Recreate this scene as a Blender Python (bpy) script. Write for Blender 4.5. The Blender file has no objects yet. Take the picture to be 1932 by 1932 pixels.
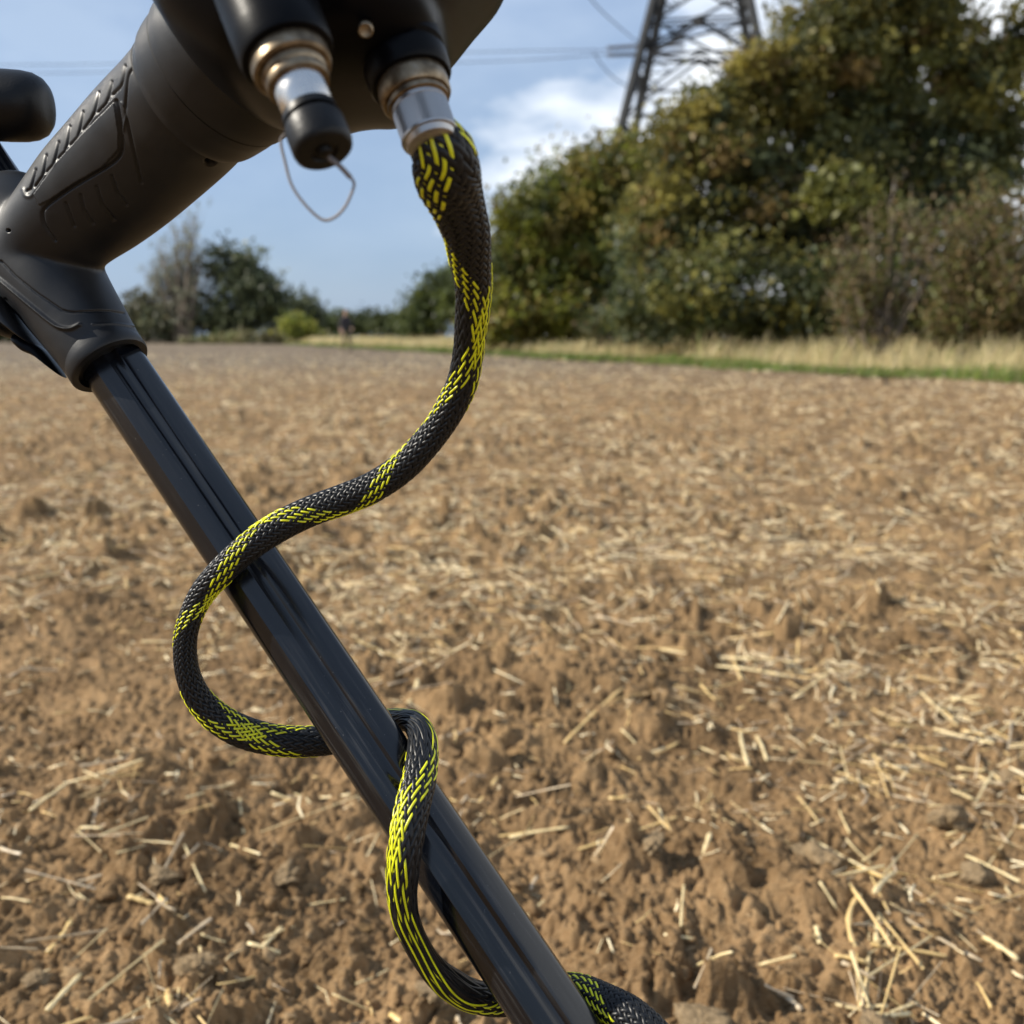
import bpy, bmesh, math, random
import numpy as np
from mathutils import Vector, Matrix

rnd = random.Random(7)
rng = np.random.default_rng(11)
scene = bpy.context.scene
COL = scene.collection

# ------------------------------------------------------------------ camera
CAM_H = 0.60
F = 1937.0                      # focal length in units of a 1932 wide frame
HORIZON = 637.0
TH = math.atan((966 - HORIZON) / F)
S_, C_ = math.sin(TH), math.cos(TH)
RIGHT = np.array([1.0, 0, 0]); UP = np.array([0, S_, C_]); FWD = np.array([0, C_, -S_])
ORG = np.array([0, 0, CAM_H])
cam_data = bpy.data.cameras.new('camera')
cam_data.sensor_width = 36.0
cam_data.lens = F / 1932.0 * 36.0
cam_data.clip_start = 0.02
cam_data.clip_end = 6000
cam_data.dof.use_dof = True
cam_data.dof.focus_distance = 0.40
cam_data.dof.aperture_fstop = 12.5
cam = bpy.data.objects.new('camera', cam_data)
COL.objects.link(cam)
cam.location = (0, 0, CAM_H)
cam.rotation_euler = (math.pi / 2 - TH, 0, 0)
scene.camera = cam

# ------------------------------------------------------------------ world, sun, exposure
SUN = Vector((-0.80, -0.02, 0.56)).normalized()
world = bpy.data.worlds.new('World')
scene.world = world
world.use_nodes = True
wn = world.node_tree; wl = wn.links
for n in list(wn.nodes): wn.nodes.remove(n)
def N(tree, t, **kw):
    n = tree.nodes.new(t)
    for k, v in kw.items(): setattr(n, k, v)
    return n
wo = N(wn, 'ShaderNodeOutputWorld'); bg = N(wn, 'ShaderNodeBackground')
bg.inputs['Strength'].default_value = 0.08
sky = N(wn, 'ShaderNodeTexSky', sky_type='NISHITA', sun_disc=False)
sky.sun_elevation = math.asin(SUN.z); sky.sun_rotation = math.atan2(SUN.x, SUN.y)
sky.air_density = 1.0; sky.dust_density = 1.2; sky.ozone_density = 1.2
tc = N(wn, 'ShaderNodeTexCoord')
def mathn(tree, op, a=None, b=None, c=None, clamp=False):
    n = N(tree, 'ShaderNodeMath', operation=op); n.use_clamp = clamp
    for i, v in enumerate((a, b, c)):
        if v is None: continue
        if isinstance(v, (int, float)): n.inputs[i].default_value = v
        else: tree.links.new(v, n.inputs[i])
    return n.outputs[0]
def mixc(tree, fac, a, b, blend='MIX'):
    n = N(tree, 'ShaderNodeMix', data_type='RGBA', blend_type=blend)
    for i, v in ((0, fac), (6, a), (7, b)):
        if isinstance(v, (int, float)): n.inputs[i].default_value = v
        elif isinstance(v, tuple): n.inputs[i].default_value = v if len(v) == 4 else (*v, 1)
        else: tree.links.new(v, n.inputs[i])
    return n.outputs[2]
def ramp(tree, fac, stops):
    n = N(tree, 'ShaderNodeValToRGB')
    while len(n.color_ramp.elements) < len(stops): n.color_ramp.elements.new(0.5)
    for e, (p, c) in zip(n.color_ramp.elements, stops):
        e.position = p; e.color = c if len(c) == 4 else (*c, 1)
    if fac is not None: tree.links.new(fac, n.inputs[0])
    return n.outputs[0]
# thin veil of grey-lilac cloud over the whole sky, with a white cloud bank to the right
mp = N(wn, 'ShaderNodeMapping'); wl.new(tc.outputs['Generated'], mp.inputs['Vector'])
mp.inputs['Scale'].default_value = (1.0, 1.0, 2.6)
n1 = N(wn, 'ShaderNodeTexNoise'); n1.inputs['Scale'].default_value = 2.3; n1.inputs['Detail'].default_value = 6; n1.inputs['Distortion'].default_value = 0.4
wl.new(mp.outputs[0], n1.inputs['Vector'])
n2 = N(wn, 'ShaderNodeTexNoise'); n2.inputs['Scale'].default_value = 7.0; n2.inputs['Detail'].default_value = 7
wl.new(mp.outputs[0], n2.inputs['Vector'])
sx = N(wn, 'ShaderNodeSeparateXYZ'); wl.new(tc.outputs['Generated'], sx.inputs[0])
veil = mathn(wn, 'MULTIPLY_ADD', n1.outputs[0], 0.5, 0.48, clamp=True)
cg = mixc(wn, ramp(wn, n2.outputs[0], [(0.38, (0, 0, 0)), (0.68, (1, 1, 1))]), (3.5, 4.7, 6.8), (4.8, 6.0, 7.9))
lowf = N(wn, 'ShaderNodeMapRange'); lowf.inputs['From Min'].default_value = 0.30; lowf.inputs['From Max'].default_value = 0.03
wl.new(sx.outputs[2], lowf.inputs['Value'])
cg = mixc(wn, mathn(wn, 'MULTIPLY', lowf.outputs[0], 0.75), cg, (2.9, 4.2, 6.3))
c1 = mixc(wn, veil, sky.outputs[0], cg)
bank = mathn(wn, 'ADD', mathn(wn, 'MULTIPLY_ADD', sx.outputs[0], 0.5, 0.185), mathn(wn, 'MULTIPLY', sx.outputs[2], -1.0))
bank = mathn(wn, 'MINIMUM', bank, mathn(wn, 'MULTIPLY_ADD', sx.outputs[0], 1.4, 0.02))
bank = mathn(wn, 'MULTIPLY_ADD', bank, 3.2, mathn(wn, 'MULTIPLY_ADD', n2.outputs[0], 1.0, 0.0))
bankf = ramp(wn, bank, [(0.42, (0, 0, 0)), (0.72, (1, 1, 1))])
c2 = mixc(wn, mathn(wn, 'MULTIPLY', bankf, 0.95), c1, (11.0, 11.4, 11.8))
wl.new(c2, bg.inputs['Color'])
wl.new(bg.outputs[0], wo.inputs['Surface'])

sun_d = bpy.data.lights.new('sun', 'SUN')
sun_d.energy = 5.0; sun_d.angle = math.radians(0.55); sun_d.color = (1.0, 0.93, 0.81)
sun = bpy.data.objects.new('sun', sun_d); COL.objects.link(sun)
sun.rotation_euler = (-SUN).to_track_quat('-Z', 'Y').to_euler()
sun.location = (-5, 2, 8)

scene.view_settings.view_transform = 'Standard'
scene.view_settings.look = 'None'
scene.view_settings.gamma = 1
scene.view_settings.use_curve_mapping = False
scene.view_settings.exposure = 0.58
scene.render.engine = 'CYCLES'
scene.cycles.max_bounces = 6
scene.cycles.transparent_max_bounces = 4

# ------------------------------------------------------------------ helpers
def P(u, v, d):
    """point on the ray of frame position (u,v) at depth d (metres)"""
    x = (u - 966.0) / F * d; y = -(v - 966.0) / F * d
    return ORG + RIGHT * x + UP * y + FWD * d
def CV(x, y, z):
    """vector x right, y down, z forward -> world"""
    return RIGHT * x - UP * y + FWD * z
def proj(pts):
    q = np.asarray(pts) - ORG
    d = q @ FWD
    return 966 + F * (q @ RIGHT) / d, 966 - F * (q @ UP) / d, d
def GP(u, v, z=0.0):
    """where the ray meets height z"""
    r = RIGHT * ((u - 966) / F) - UP * ((v - 966) / F) + FWD
    t = (z - CAM_H) / r[2]
    return ORG + r * t

def make_mesh(name, verts, faces, smooth=False):
    me = bpy.data.meshes.new(name)
    verts = np.asarray(verts, dtype=np.float32)
    if isinstance(faces, np.ndarray):
        nf, k = faces.shape
        me.vertices.add(len(verts)); me.vertices.foreach_set('co', verts.ravel())
        me.loops.add(nf * k); me.loops.foreach_set('vertex_index', faces.astype(np.int32).ravel())
        me.polygons.add(nf)
        me.polygons.foreach_set('loop_start', np.arange(0, nf * k, k, dtype=np.int32))
        me.polygons.foreach_set('loop_total', np.full(nf, k, dtype=np.int32))
        me.update(calc_edges=True)
    else:
        me.from_pydata([tuple(map(float, v)) for v in verts], [], faces)
        me.update()
    if smooth:
        me.polygons.foreach_set('use_smooth', np.ones(len(me.polygons), dtype=bool))
    return me
def tag(o, label=None, cat=None, group=None, kind=None):
    if label: o['label'] = label
    if cat: o['category'] = cat
    if group: o['group'] = group
    if kind: o['kind'] = kind
    return o
def obj(name, verts, faces, mat, parent=None, smooth=True, origin=None):
    """one mesh object; verts in world coordinates"""
    verts = np.asarray(verts, dtype=float)
    if origin is None:
        origin = verts.mean(axis=0)
    origin = np.asarray(origin, float)
    me = make_mesh(name, verts - origin, faces, smooth)
    me.materials.append(mat)
    if smooth and len(me.polygons) < 40000 and mat not in SOFT: me.set_sharp_from_angle(angle=math.radians(38))
    o = bpy.data.objects.new(name, me); COL.objects.link(o)
    if parent is not None:
        o.parent = parent
        o['_w'] = 1
        base = np.array(world_loc(parent))
        o.location = origin - base
        del o['_w']
    else:
        o.location = origin
    return o
def world_loc(o):
    l = Vector(o.location)
    while o.parent: o = o.parent; l += o.location
    return l
def empty(name, loc, label, cat, group=None):
    o = bpy.data.objects.new(name, None); COL.objects.link(o)
    o.location = loc; o.empty_display_size = 0.05
    return tag(o, label, cat, group)
def face_attr(o, name, cols):
    """per face colour"""
    a = o.data.color_attributes.new(name, 'FLOAT_COLOR', 'CORNER')
    k = len(o.data.loops) // len(o.data.polygons)
    c = np.ones((len(o.data.polygons), 4), dtype=np.float32); c[:, :3] = cols
    a.data.foreach_set('color', np.repeat(c, k, axis=0).ravel())

def catmull(pts, n):
    pts = np.asarray(pts, float)
    p = np.vstack([2 * pts[0] - pts[1], pts, 2 * pts[-1] - pts[-2]])
    out = []
    for i in range(1, len(p) - 2):
        t = np.linspace(0, 1, n, endpoint=False)[:, None]
        a, b, c, d = p[i - 1], p[i], p[i + 1], p[i + 2]
        out.append(0.5 * ((2 * b) + (-a + c) * t + (2 * a - 5 * b + 4 * c - d) * t ** 2 + (-a + 3 * b - 3 * c + d) * t ** 3))
    out.append(pts[-1:])
    return np.vstack(out)
def grid_faces(nr, nc, closed=True):
    i = np.arange(nr - 1)[:, None]; j = np.arange(nc if closed else nc - 1)[None, :]
    j2 = (j + 1) % nc
    return np.stack([i * nc + j, i * nc + j2, (i + 1) * nc + j2, (i + 1) * nc + j], axis=-1).reshape(-1, 4)
def cap_rings(verts, nc, faces):
    """close both ends of a ring grid with quads to a centre (degenerate-free tris as quads are avoided)"""
    n = len(verts)
    f = [tuple(x) for x in faces]
    verts = np.vstack([verts, verts[:nc].mean(axis=0), verts[n - nc:n].mean(axis=0)])
    for j in range(nc):
        j2 = (j + 1) % nc
        f.append((n, j2, j)); f.append((n + 1, n - nc + j, n - nc + j2))
    return verts, f
def frame_of(a):
    a = np.asarray(a, float); a /= np.linalg.norm(a)
    h = np.array([0, 0, 1.0]) if abs(a[2]) < 0.9 else np.array([1.0, 0, 0])
    u = np.cross(h, a); u /= np.linalg.norm(u)
    return a, u, np.cross(a, u)
def lathe(p0, axis, prof, seg=64, ripple=None):
    a, u, w = frame_of(axis)
    th = np.linspace(0, 2 * math.pi, seg, endpoint=False)
    V = []
    for t, r in prof:
        rr = np.full(seg, r)
        if ripple is not None and ripple[0] <= t <= ripple[1]: rr = r + ripple[3] * (np.arange(seg) % 2) 
        V.append(p0 + a * t + rr[:, None] * (np.cos(th)[:, None] * u + np.sin(th)[:, None] * w))
    V = np.vstack(V)
    return cap_rings(V, seg, grid_faces(len(prof), seg))
def tube_path(pts, rad, seg=8):
    pts = np.asarray(pts, float); rad = np.broadcast_to(np.asarray(rad, float), (len(pts),))
    T = np.gradient(pts, axis=0); T /= np.linalg.norm(T, axis=1)[:, None] + 1e-12
    a, u, w = frame_of(T[0])
    V = []
    th = np.linspace(0, 2 * math.pi, seg, endpoint=False)
    for i in range(len(pts)):
        u = u - T[i] * (u @ T[i]); u /= np.linalg.norm(u); w = np.cross(T[i], u)
        V.append(pts[i] + rad[i] * (np.cos(th)[:, None] * u + np.sin(th)[:, None] * w))
    return cap_rings(np.vstack(V), seg, grid_faces(len(pts), seg))
SOFT = []
class Bag:
    """collects several shapes of one part"""
    def __init__(s): s.v = []; s.f = []; s.n = 0
    def add(s, vf):
        v, f = vf
        s.v.append(np.asarray(v)); s.f += [tuple(int(k) + s.n for k in x) for x in f]; s.n += len(v)
        return s
    def out(s): return np.vstack(s.v), s.f

# ------------------------------------------------------------------ materials
def mat(name, base=(0.5, 0.5, 0.5), rough=0.5, metal=0.0, spec=0.5, coat=0.0, coat_rough=0.1, transl=0.0):
    m = bpy.data.materials.new(name); m.use_nodes = True
    b = m.node_tree.nodes['Principled BSDF']
    b.inputs['Base Color'].default_value = (*base, 1)
    b.inputs['Roughness'].default_value = rough
    b.inputs['Metallic'].default_value = metal
    b.inputs['Specular IOR Level'].default_value = spec
    b.inputs['Coat Weight'].default_value = coat
    b.inputs['Coat Roughness'].default_value = coat_rough
    return m, m.node_tree, b
def noise(t, scale, detail=4, vec=None, rough=0.5, dist=0.0):
    n = N(t, 'ShaderNodeTexNoise')
    n.inputs['Scale'].default_value = scale; n.inputs['Detail'].default_value = detail
    n.inputs['Roughness'].default_value = rough; n.inputs['Distortion'].default_value = dist
    if vec is not None: t.links.new(vec, n.inputs['Vector'])
    return n.outputs[0]
def bump(t, b, h, strength=0.3, dist=0.001):
    n = N(t, 'ShaderNodeBump'); n.inputs['Strength'].default_value = strength; n.inputs['Distance'].default_value = dist
    t.links.new(h, n.inputs['Height']); t.links.new(n.outputs[0], b.inputs['Normal'])
def coords(t, kind='Object', scale=(1, 1, 1), rot=None):
    c = N(t, 'ShaderNodeTexCoord'); m = N(t, 'ShaderNodeMapping'); m.inputs['Scale'].default_value = scale
    if rot is not None: m.inputs['Rotation'].default_value = rot
    t.links.new(c.outputs[kind], m.inputs['Vector']); return m.outputs[0]
def geo_pos(t):
    return N(t, 'ShaderNodeNewGeometry').outputs['Position']

# moulded plastic of the handle: satin, faint grain, dusty wear
M_PLASTIC, t, b = mat('moulded_plastic', (0.03, 0.03, 0.032), 0.5, spec=0.45)
o_ = coords(t)
nz = noise(t, 60, 5, o_); fine = noise(t, 2600, 2, o_)
t.links.new(ramp(t, nz, [(0.35, (0.0055, 0.0065, 0.0085)), (0.7, (0.012, 0.013, 0.015))]), b.inputs['Base Color'])
t.links.new(ramp(t, nz, [(0.3, (0.38,) * 3), (0.7, (0.50,) * 3)]), b.inputs['Roughness'])
bump(t, b, fine, 0.22, 0.0002)
b.inputs['Specular IOR Level'].default_value = 0.36
M_POD, t, b = mat('control_box_plastic', (0.0018, 0.002, 0.003), 0.36, spec=0.10)
bump(t, b, noise(t, 1500, 2, coords(t)), 0.2, 0.0002)
M_RUBBER, t, b = mat('cap_rubber', (0.0035, 0.0035, 0.004), 0.42, spec=0.25)
bump(t, b, noise(t, 900, 3, coords(t)), 0.3, 0.0003)
M_DARK, t, b = mat('seam_shade', (0.004, 0.004, 0.004), 0.8)  # near-black colour standing in for the shade inside the collar seams
M_BRASS, t, b = mat('dull_nickel_brass', (0.36, 0.29, 0.20), 0.38, metal=0.9)
t.links.new(ramp(t, noise(t, 260, 4, coords(t)), [(0.3, (0.10, 0.075, 0.05)), (0.55, (0.22, 0.17, 0.11)), (0.8, (0.34, 0.29, 0.22))]), b.inputs['Base Color'])
M_KNURL, t, b = mat('knurled_nickel', (0.40, 0.39, 0.38), 0.33, metal=0.95)
M_STEEL, t, b = mat('polished_steel', (0.62, 0.60, 0.57), 0.22, metal=1.0)
t.links.new(ramp(t, noise(t, 300, 3, coords(t)), [(0.3, (0.18,) * 3), (0.7, (0.34,) * 3)]), b.inputs['Roughness'])
M_WIRE, t, b = mat('tether_wire', (0.16, 0.14, 0.13), 0.5, metal=0.4)
# carbon shaft: dark, clear-coated, dusty streaks and a faint weave
M_SHAFT, t, b = mat('carbon_shaft', (0.02, 0.02, 0.023), 0.3, spec=0.5)
SH_AXIS = CV(0.178, 0.2385, -0.061); SH_AXIS /= np.linalg.norm(SH_AXIS)
rotq = Vector(SH_AXIS).to_track_quat('Z', 'Y').inverted().to_euler()
oc = coords(t)
m1 = N(t, 'ShaderNodeMapping', vector_type='POINT'); m1.inputs['Rotation'].default_value = rotq
t.links.new(oc, m1.inputs['Vector'])
m2 = N(t, 'ShaderNodeMapping'); m2.inputs['Scale'].default_value = (1, 1, 0.05); t.links.new(m1.outputs[0], m2.inputs['Vector'])
streak = noise(t, 700, 4, m2.outputs[0]); blotch = noise(t, 30, 6, m2.outputs[0]); spk = noise(t, 750, 2, oc)
dust = mathn(t, 'MULTIPLY', ramp(t, streak, [(0.5, (0,) * 3), (0.75, (1,) * 3)]), ramp(t, noise(t, 16, 4, oc), [(0.4, (0.05,) * 3), (0.7, (0.7,) * 3)]))
specks = ramp(t, spk, [(0.72, (0,) * 3), (0.78, (0.6,) * 3)])
dust2 = mathn(t, 'ADD', dust, specks, clamp=True)
t.links.new(mixc(t, dust2, (0.0025, 0.0035, 0.006), (0.075, 0.075, 0.073)), b.inputs['Base Color'])
t.links.new(ramp(t, blotch, [(0.3, (0.14,) * 3), (0.7, (0.27,) * 3)]), b.inputs['Roughness'])
bump(t, b, streak, 0.12, 0.0002)
# braid
M_BRAID, t, b = mat('black_braid', (0.006, 0.007, 0.008), 0.38, spec=0.30)
t.links.new(ramp(t, noise(t, 900, 3, coords(t)), [(0.35, (0.004, 0.0045, 0.006)), (0.75, (0.013, 0.014, 0.015))]), b.inputs['Base Color'])
M_YELLOW, t, b = mat('yellow_tracer', (0.62, 0.66, 0.010), 0.35, spec=0.5)
t.links.new(ramp(t, noise(t, 200, 3, coords(t)), [(0.3, (0.52, 0.52, 0.008)), (0.7, (0.74, 0.76, 0.012))]), b.inputs['Base Color'])
M_CORE, t, b = mat('cable_core', (0.006, 0.006, 0.007), 0.7)

# soil: warm dry loam with paler dry crust on the tops, straw-coloured litter far off
M_SOIL, t, b = mat('soil', (0.2, 0.13, 0.08), 0.95, spec=0.15)
gp = geo_pos(t)
big = noise(t, 1.1, 3, gp); midn = noise(t, 14, 5, gp); sm = noise(t, 120, 4, gp, 0.65); tiny = noise(t, 700, 2, gp)
warm = mixc(t, ramp(t, midn, [(0.32, (0,) * 3), (0.68, (1,) * 3)]), (0.144, 0.085, 0.038), (0.268, 0.166, 0.081))
warm = mixc(t, ramp(t, sm, [(0.35, (0.0,) * 3), (0.72, (0.6,) * 3)]), warm, (0.346, 0.238, 0.130))
patch = ramp(t, noise(t, 4.5, 5, gp, 0.6), [(0.38, (0.68, 0.66, 0.64)), (0.62, (1.12, 1.12, 1.10))])
warm = mixc(t, 1.0, warm, patch, 'MULTIPLY')
# position based dryness: disturbed, moister, redder soil close by; paler crust further off
sp = N(t, 'ShaderNodeSeparateXYZ'); t.links.new(gp, sp.inputs[0])
yy = mathn(t, 'MULTIPLY_ADD', big, 1.6, mathn(t, 'ADD', sp.outputs[1], mathn(t, 'MULTIPLY', sp.outputs[0], 0.55)))
dry = N(t, 'ShaderNodeMapRange'); dry.inputs['From Min'].default_value = 1.9; dry.inputs['From Max'].default_value = 3.6
t.links.new(yy, dry.inputs['Value'])
pale = mixc(t, ramp(t, midn, [(0.3, (0,) * 3), (0.7, (1,) * 3)]), (0.130, 0.081, 0.039), (0.253, 0.163, 0.080))
pale = mixc(t, ramp(t, sm, [(0.35, (0.0,) * 3), (0.72, (0.55,) * 3)]), pale, (0.370, 0.246, 0.126))
pale = mixc(t, 1.0, pale, patch, 'MULTIPLY')
warmpale = mixc(t, dry.outputs[0], warm, pale)
far = N(t, 'ShaderNodeMapRange'); far.inputs['From Min'].default_value = 9; far.inputs['From Max'].default_value = 24
t.links.new(sp.outputs[1], far.inputs['Value'])
farc = mixc(t, ramp(t, noise(t, 0.7, 4, gp), [(0.35, (0,) * 3), (0.65, (1,) * 3)]), (0.115, 0.086, 0.060), (0.185, 0.145, 0.098))
t.links.new(mixc(t, far.outputs[0], warmpale, farc), b.inputs['Base Color'])
hh = mathn(t, 'ADD', sm, mathn(t, 'MULTIPLY', tiny, 0.35))
bump(t, b, hh, 1.0, 0.005)
# straw
def straw_mat(name, c0, c1):
    m, t, b = mat(name, c0, 0.38, spec=0.5)
    o_ = coords(t, scale=(30, 300, 300))
    t.links.new(ramp(t, noise(t, 8, 3, o_), [(0.3, c0), (0.7, c1)]), b.inputs['Base Color'])
    return m
M_STRAW = [straw_mat('straw_pale', (0.56, 0.42, 0.20), (0.78, 0.64, 0.36)),
           straw_mat('straw_golden', (0.54, 0.36, 0.13), (0.72, 0.53, 0.24)),
           straw_mat('straw_weathered', (0.40, 0.30, 0.18), (0.60, 0.48, 0.32))]
def attr_mat(name, attr, rough=0.5, transl=0.0, spec=0.3, nscale=None):
    m, t, b = mat(name, (0.5, 0.5, 0.5), rough, spec=spec)
    a = N(t, 'ShaderNodeVertexColor'); a.layer_name = attr
    col = a.outputs[0]
    if nscale:
        col = mixc(t, 0.6, col, ramp(t, noise(t, nscale, 3, geo_pos(t)), [(0.3, (0.55,) * 3), (0.7, (1.25,) * 3)]), 'MULTIPLY')
    t.links.new(col, b.inputs['Base Color'])
    if transl > 0:
        tr = N(t, 'ShaderNodeBsdfTranslucent'); mx = N(t, 'ShaderNodeMixShader'); mx.inputs[0].default_value = transl
        t.links.new(col, tr.inputs['Color'])
        out = t.nodes['Material Output']
        t.links.new(b.outputs[0], mx.inputs[1]); t.links.new(tr.outputs[0], mx.inputs[2]); t.links.new(mx.outputs[0], out.inputs[0])
    return m
M_STRAWMIX = attr_mat('straw_litter', 'tint', 0.36, 0.0, 0.5)
M_CLODMIX = attr_mat('clod_mix', 'tint', 0.95, 0.0, 0.1, 260)
M_LEAF = attr_mat('foliage', 'tint', 0.5, 0.36, 0.3)
M_GRASS = attr_mat('grass_blades', 'tint', 0.5, 0.25, 0.3)
M_BARK, t, b = mat('bark', (0.10, 0.08, 0.06), 0.9)
t.links.new(ramp(t, noise(t, 9, 5, coords(t, scale=(3, 3, 0.6))), [(0.3, (0.055, 0.045, 0.035)), (0.7, (0.15, 0.12, 0.09))]), b.inputs['Base Color'])
M_TWIG, t, b = mat('pale_twig', (0.22, 0.17, 0.13), 0.8)
t.links.new(ramp(t, noise(t, 5, 4, coords(t)), [(0.3, (0.11, 0.085, 0.062)), (0.7, (0.22, 0.17, 0.125))]), b.inputs['Base Color'])
M_GALV, t, b = mat('weathered_galvanised_steel', (0.05, 0.05, 0.05), 0.8, spec=0.15)
t.links.new(ramp(t, noise(t, 1.5, 4, coords(t)), [(0.3, (0.025, 0.027, 0.03)), (0.7, (0.045, 0.047, 0.05))]), b.inputs['Base Color'])
M_CERAM, t, b = mat('insulator_glaze', (0.10, 0.09, 0.085), 0.3)
M_VERGE, t, b = mat('verge_soil', (0.2, 0.18, 0.08), 0.95)
t.links.new(ramp(t, noise(t, 2.5, 5, geo_pos(t)), [(0.3, (0.13, 0.13, 0.045)), (0.7, (0.30, 0.25, 0.12))]), b.inputs['Base Color'])

# ------------------------------------------------------------------ soil height
def hash2(ix, iy, k):
    h = (ix.astype(np.int64) * 374761393 + iy.astype(np.int64) * 668265263 + k * 2147483647) & 0xFFFFFFFF
    h = ((h ^ (h >> 13)) * 1274126177) & 0xFFFFFFFF
    h = ((h ^ (h >> 16)) * 2246822519) & 0xFFFFFFFF
    h = h ^ (h >> 15)
    return (h & 0xFFFFFF) / float(0x1000000)
def vnoise(x, y, k):
    ix = np.floor(x); iy = np.floor(y); fx = x - ix; fy = y - iy
    fx = fx * fx * (3 - 2 * fx); fy = fy * fy * (3 - 2 * fy)
    a = hash2(ix, iy, k); b = hash2(ix + 1, iy, k); c = hash2(ix, iy + 1, k); d = hash2(ix + 1, iy + 1, k)
    return (a * (1 - fx) + b * fx) * (1 - fy) + (c * (1 - fx) + d * fx) * fy
def clods(x, y, cell, rmin, rmax, prob, k, power=1.0):
    """broken, angular lumps with tilted flat tops"""
    gx = x / cell; gy = y / cell
    ix = np.floor(gx); iy = np.floor(gy)
    h = np.zeros_like(x)
    for dx in (-1, 0, 1):
        for dy in (-1, 0, 1):
            cx = ix + dx; cy = iy + dy
            px = cx + hash2(cx, cy, k); py = cy + hash2(cx, cy, k + 1)
            q = hash2(cx, cy, k + 2)
            r = rmin + (rmax - rmin) * hash2(cx, cy, k + 3) ** power
            an = hash2(cx, cy, k + 4) * 3.14
            ex = (gx - px) * cell; ey = (gy - py) * cell
            d = np.zeros_like(x)
            for j in range(3):
                a = an + j * 1.05 + 0.5 * hash2(cx, cy, k + 5 + j)
                sc = 0.8 + 0.5 * hash2(cx, cy, k + 8 + j)
                d = np.maximum(d, np.abs(ex * np.cos(a) + ey * np.sin(a) + 0.2 * r) * sc / r)
            top = np.minimum(0.62, (1 - d) * 1.7) + 0.28 * (1 - d)
            tl = (ex * (hash2(cx, cy, k + 11) - 0.5) + ey * (hash2(cx, cy, k + 12) - 0.5)) / r
            hh = r * np.where((d < 1) & (q < prob), np.maximum(0, top * (1 + 0.9 * tl)), 0) * (0.7 + 0.6 * hash2(cx, cy, k + 6))
            h = np.maximum(h, hh)
    return h
def fbm(x, y, k, octv=4):
    s = 0; a = 0.5
    for i in range(octv):
        s = s + a * vnoise(x, y, k + i * 7); x = x * 2.03 + 11.3; y = y * 2.03 - 5.1; a *= 0.5
    return s
def crumbs(x, y, cell, rmin, rmax, prob, k, power=1.0):
    """lumps: the highest of scattered uneven half-buried pebbles"""
    gx = x / cell; gy = y / cell
    ix = np.floor(gx); iy = np.floor(gy)
    h = np.zeros_like(x)
    for dx in (-1, 0, 1):
        for dy in (-1, 0, 1):
            cx = ix + dx; cy = iy + dy
            px = cx + hash2(cx, cy, k); py = cy + hash2(cx, cy, k + 1)
            q = hash2(cx, cy, k + 2)
            r = rmin + (rmax - rmin) * hash2(cx, cy, k + 3) ** power
            an = hash2(cx, cy, k + 4) * 3.14; el = 1 + 0.7 * hash2(cx, cy, k + 5)
            ex = (gx - px) * cell; ey = (gy - py) * cell
            rx = (ex * np.cos(an) + ey * np.sin(an)) / el; ry = (-ex * np.sin(an) + ey * np.cos(an)) * el ** 0.3
            d2 = (rx * rx + ry * ry) / (r * r)
            hh = np.where((d2 < 1) & (q < prob), r * np.sqrt(np.maximum(0, 1 - d2)) * (0.55 + 0.6 * hash2(cx, cy, k + 6)), 0)
            h = np.maximum(h, hh)
    return h
def rough_(x, y):
    return np.clip(0.45 + 1.6 * (fbm(x * 1.9 + 3, y * 1.9, 21, 3) - 0.36), 0.2, 1.2)
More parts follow.
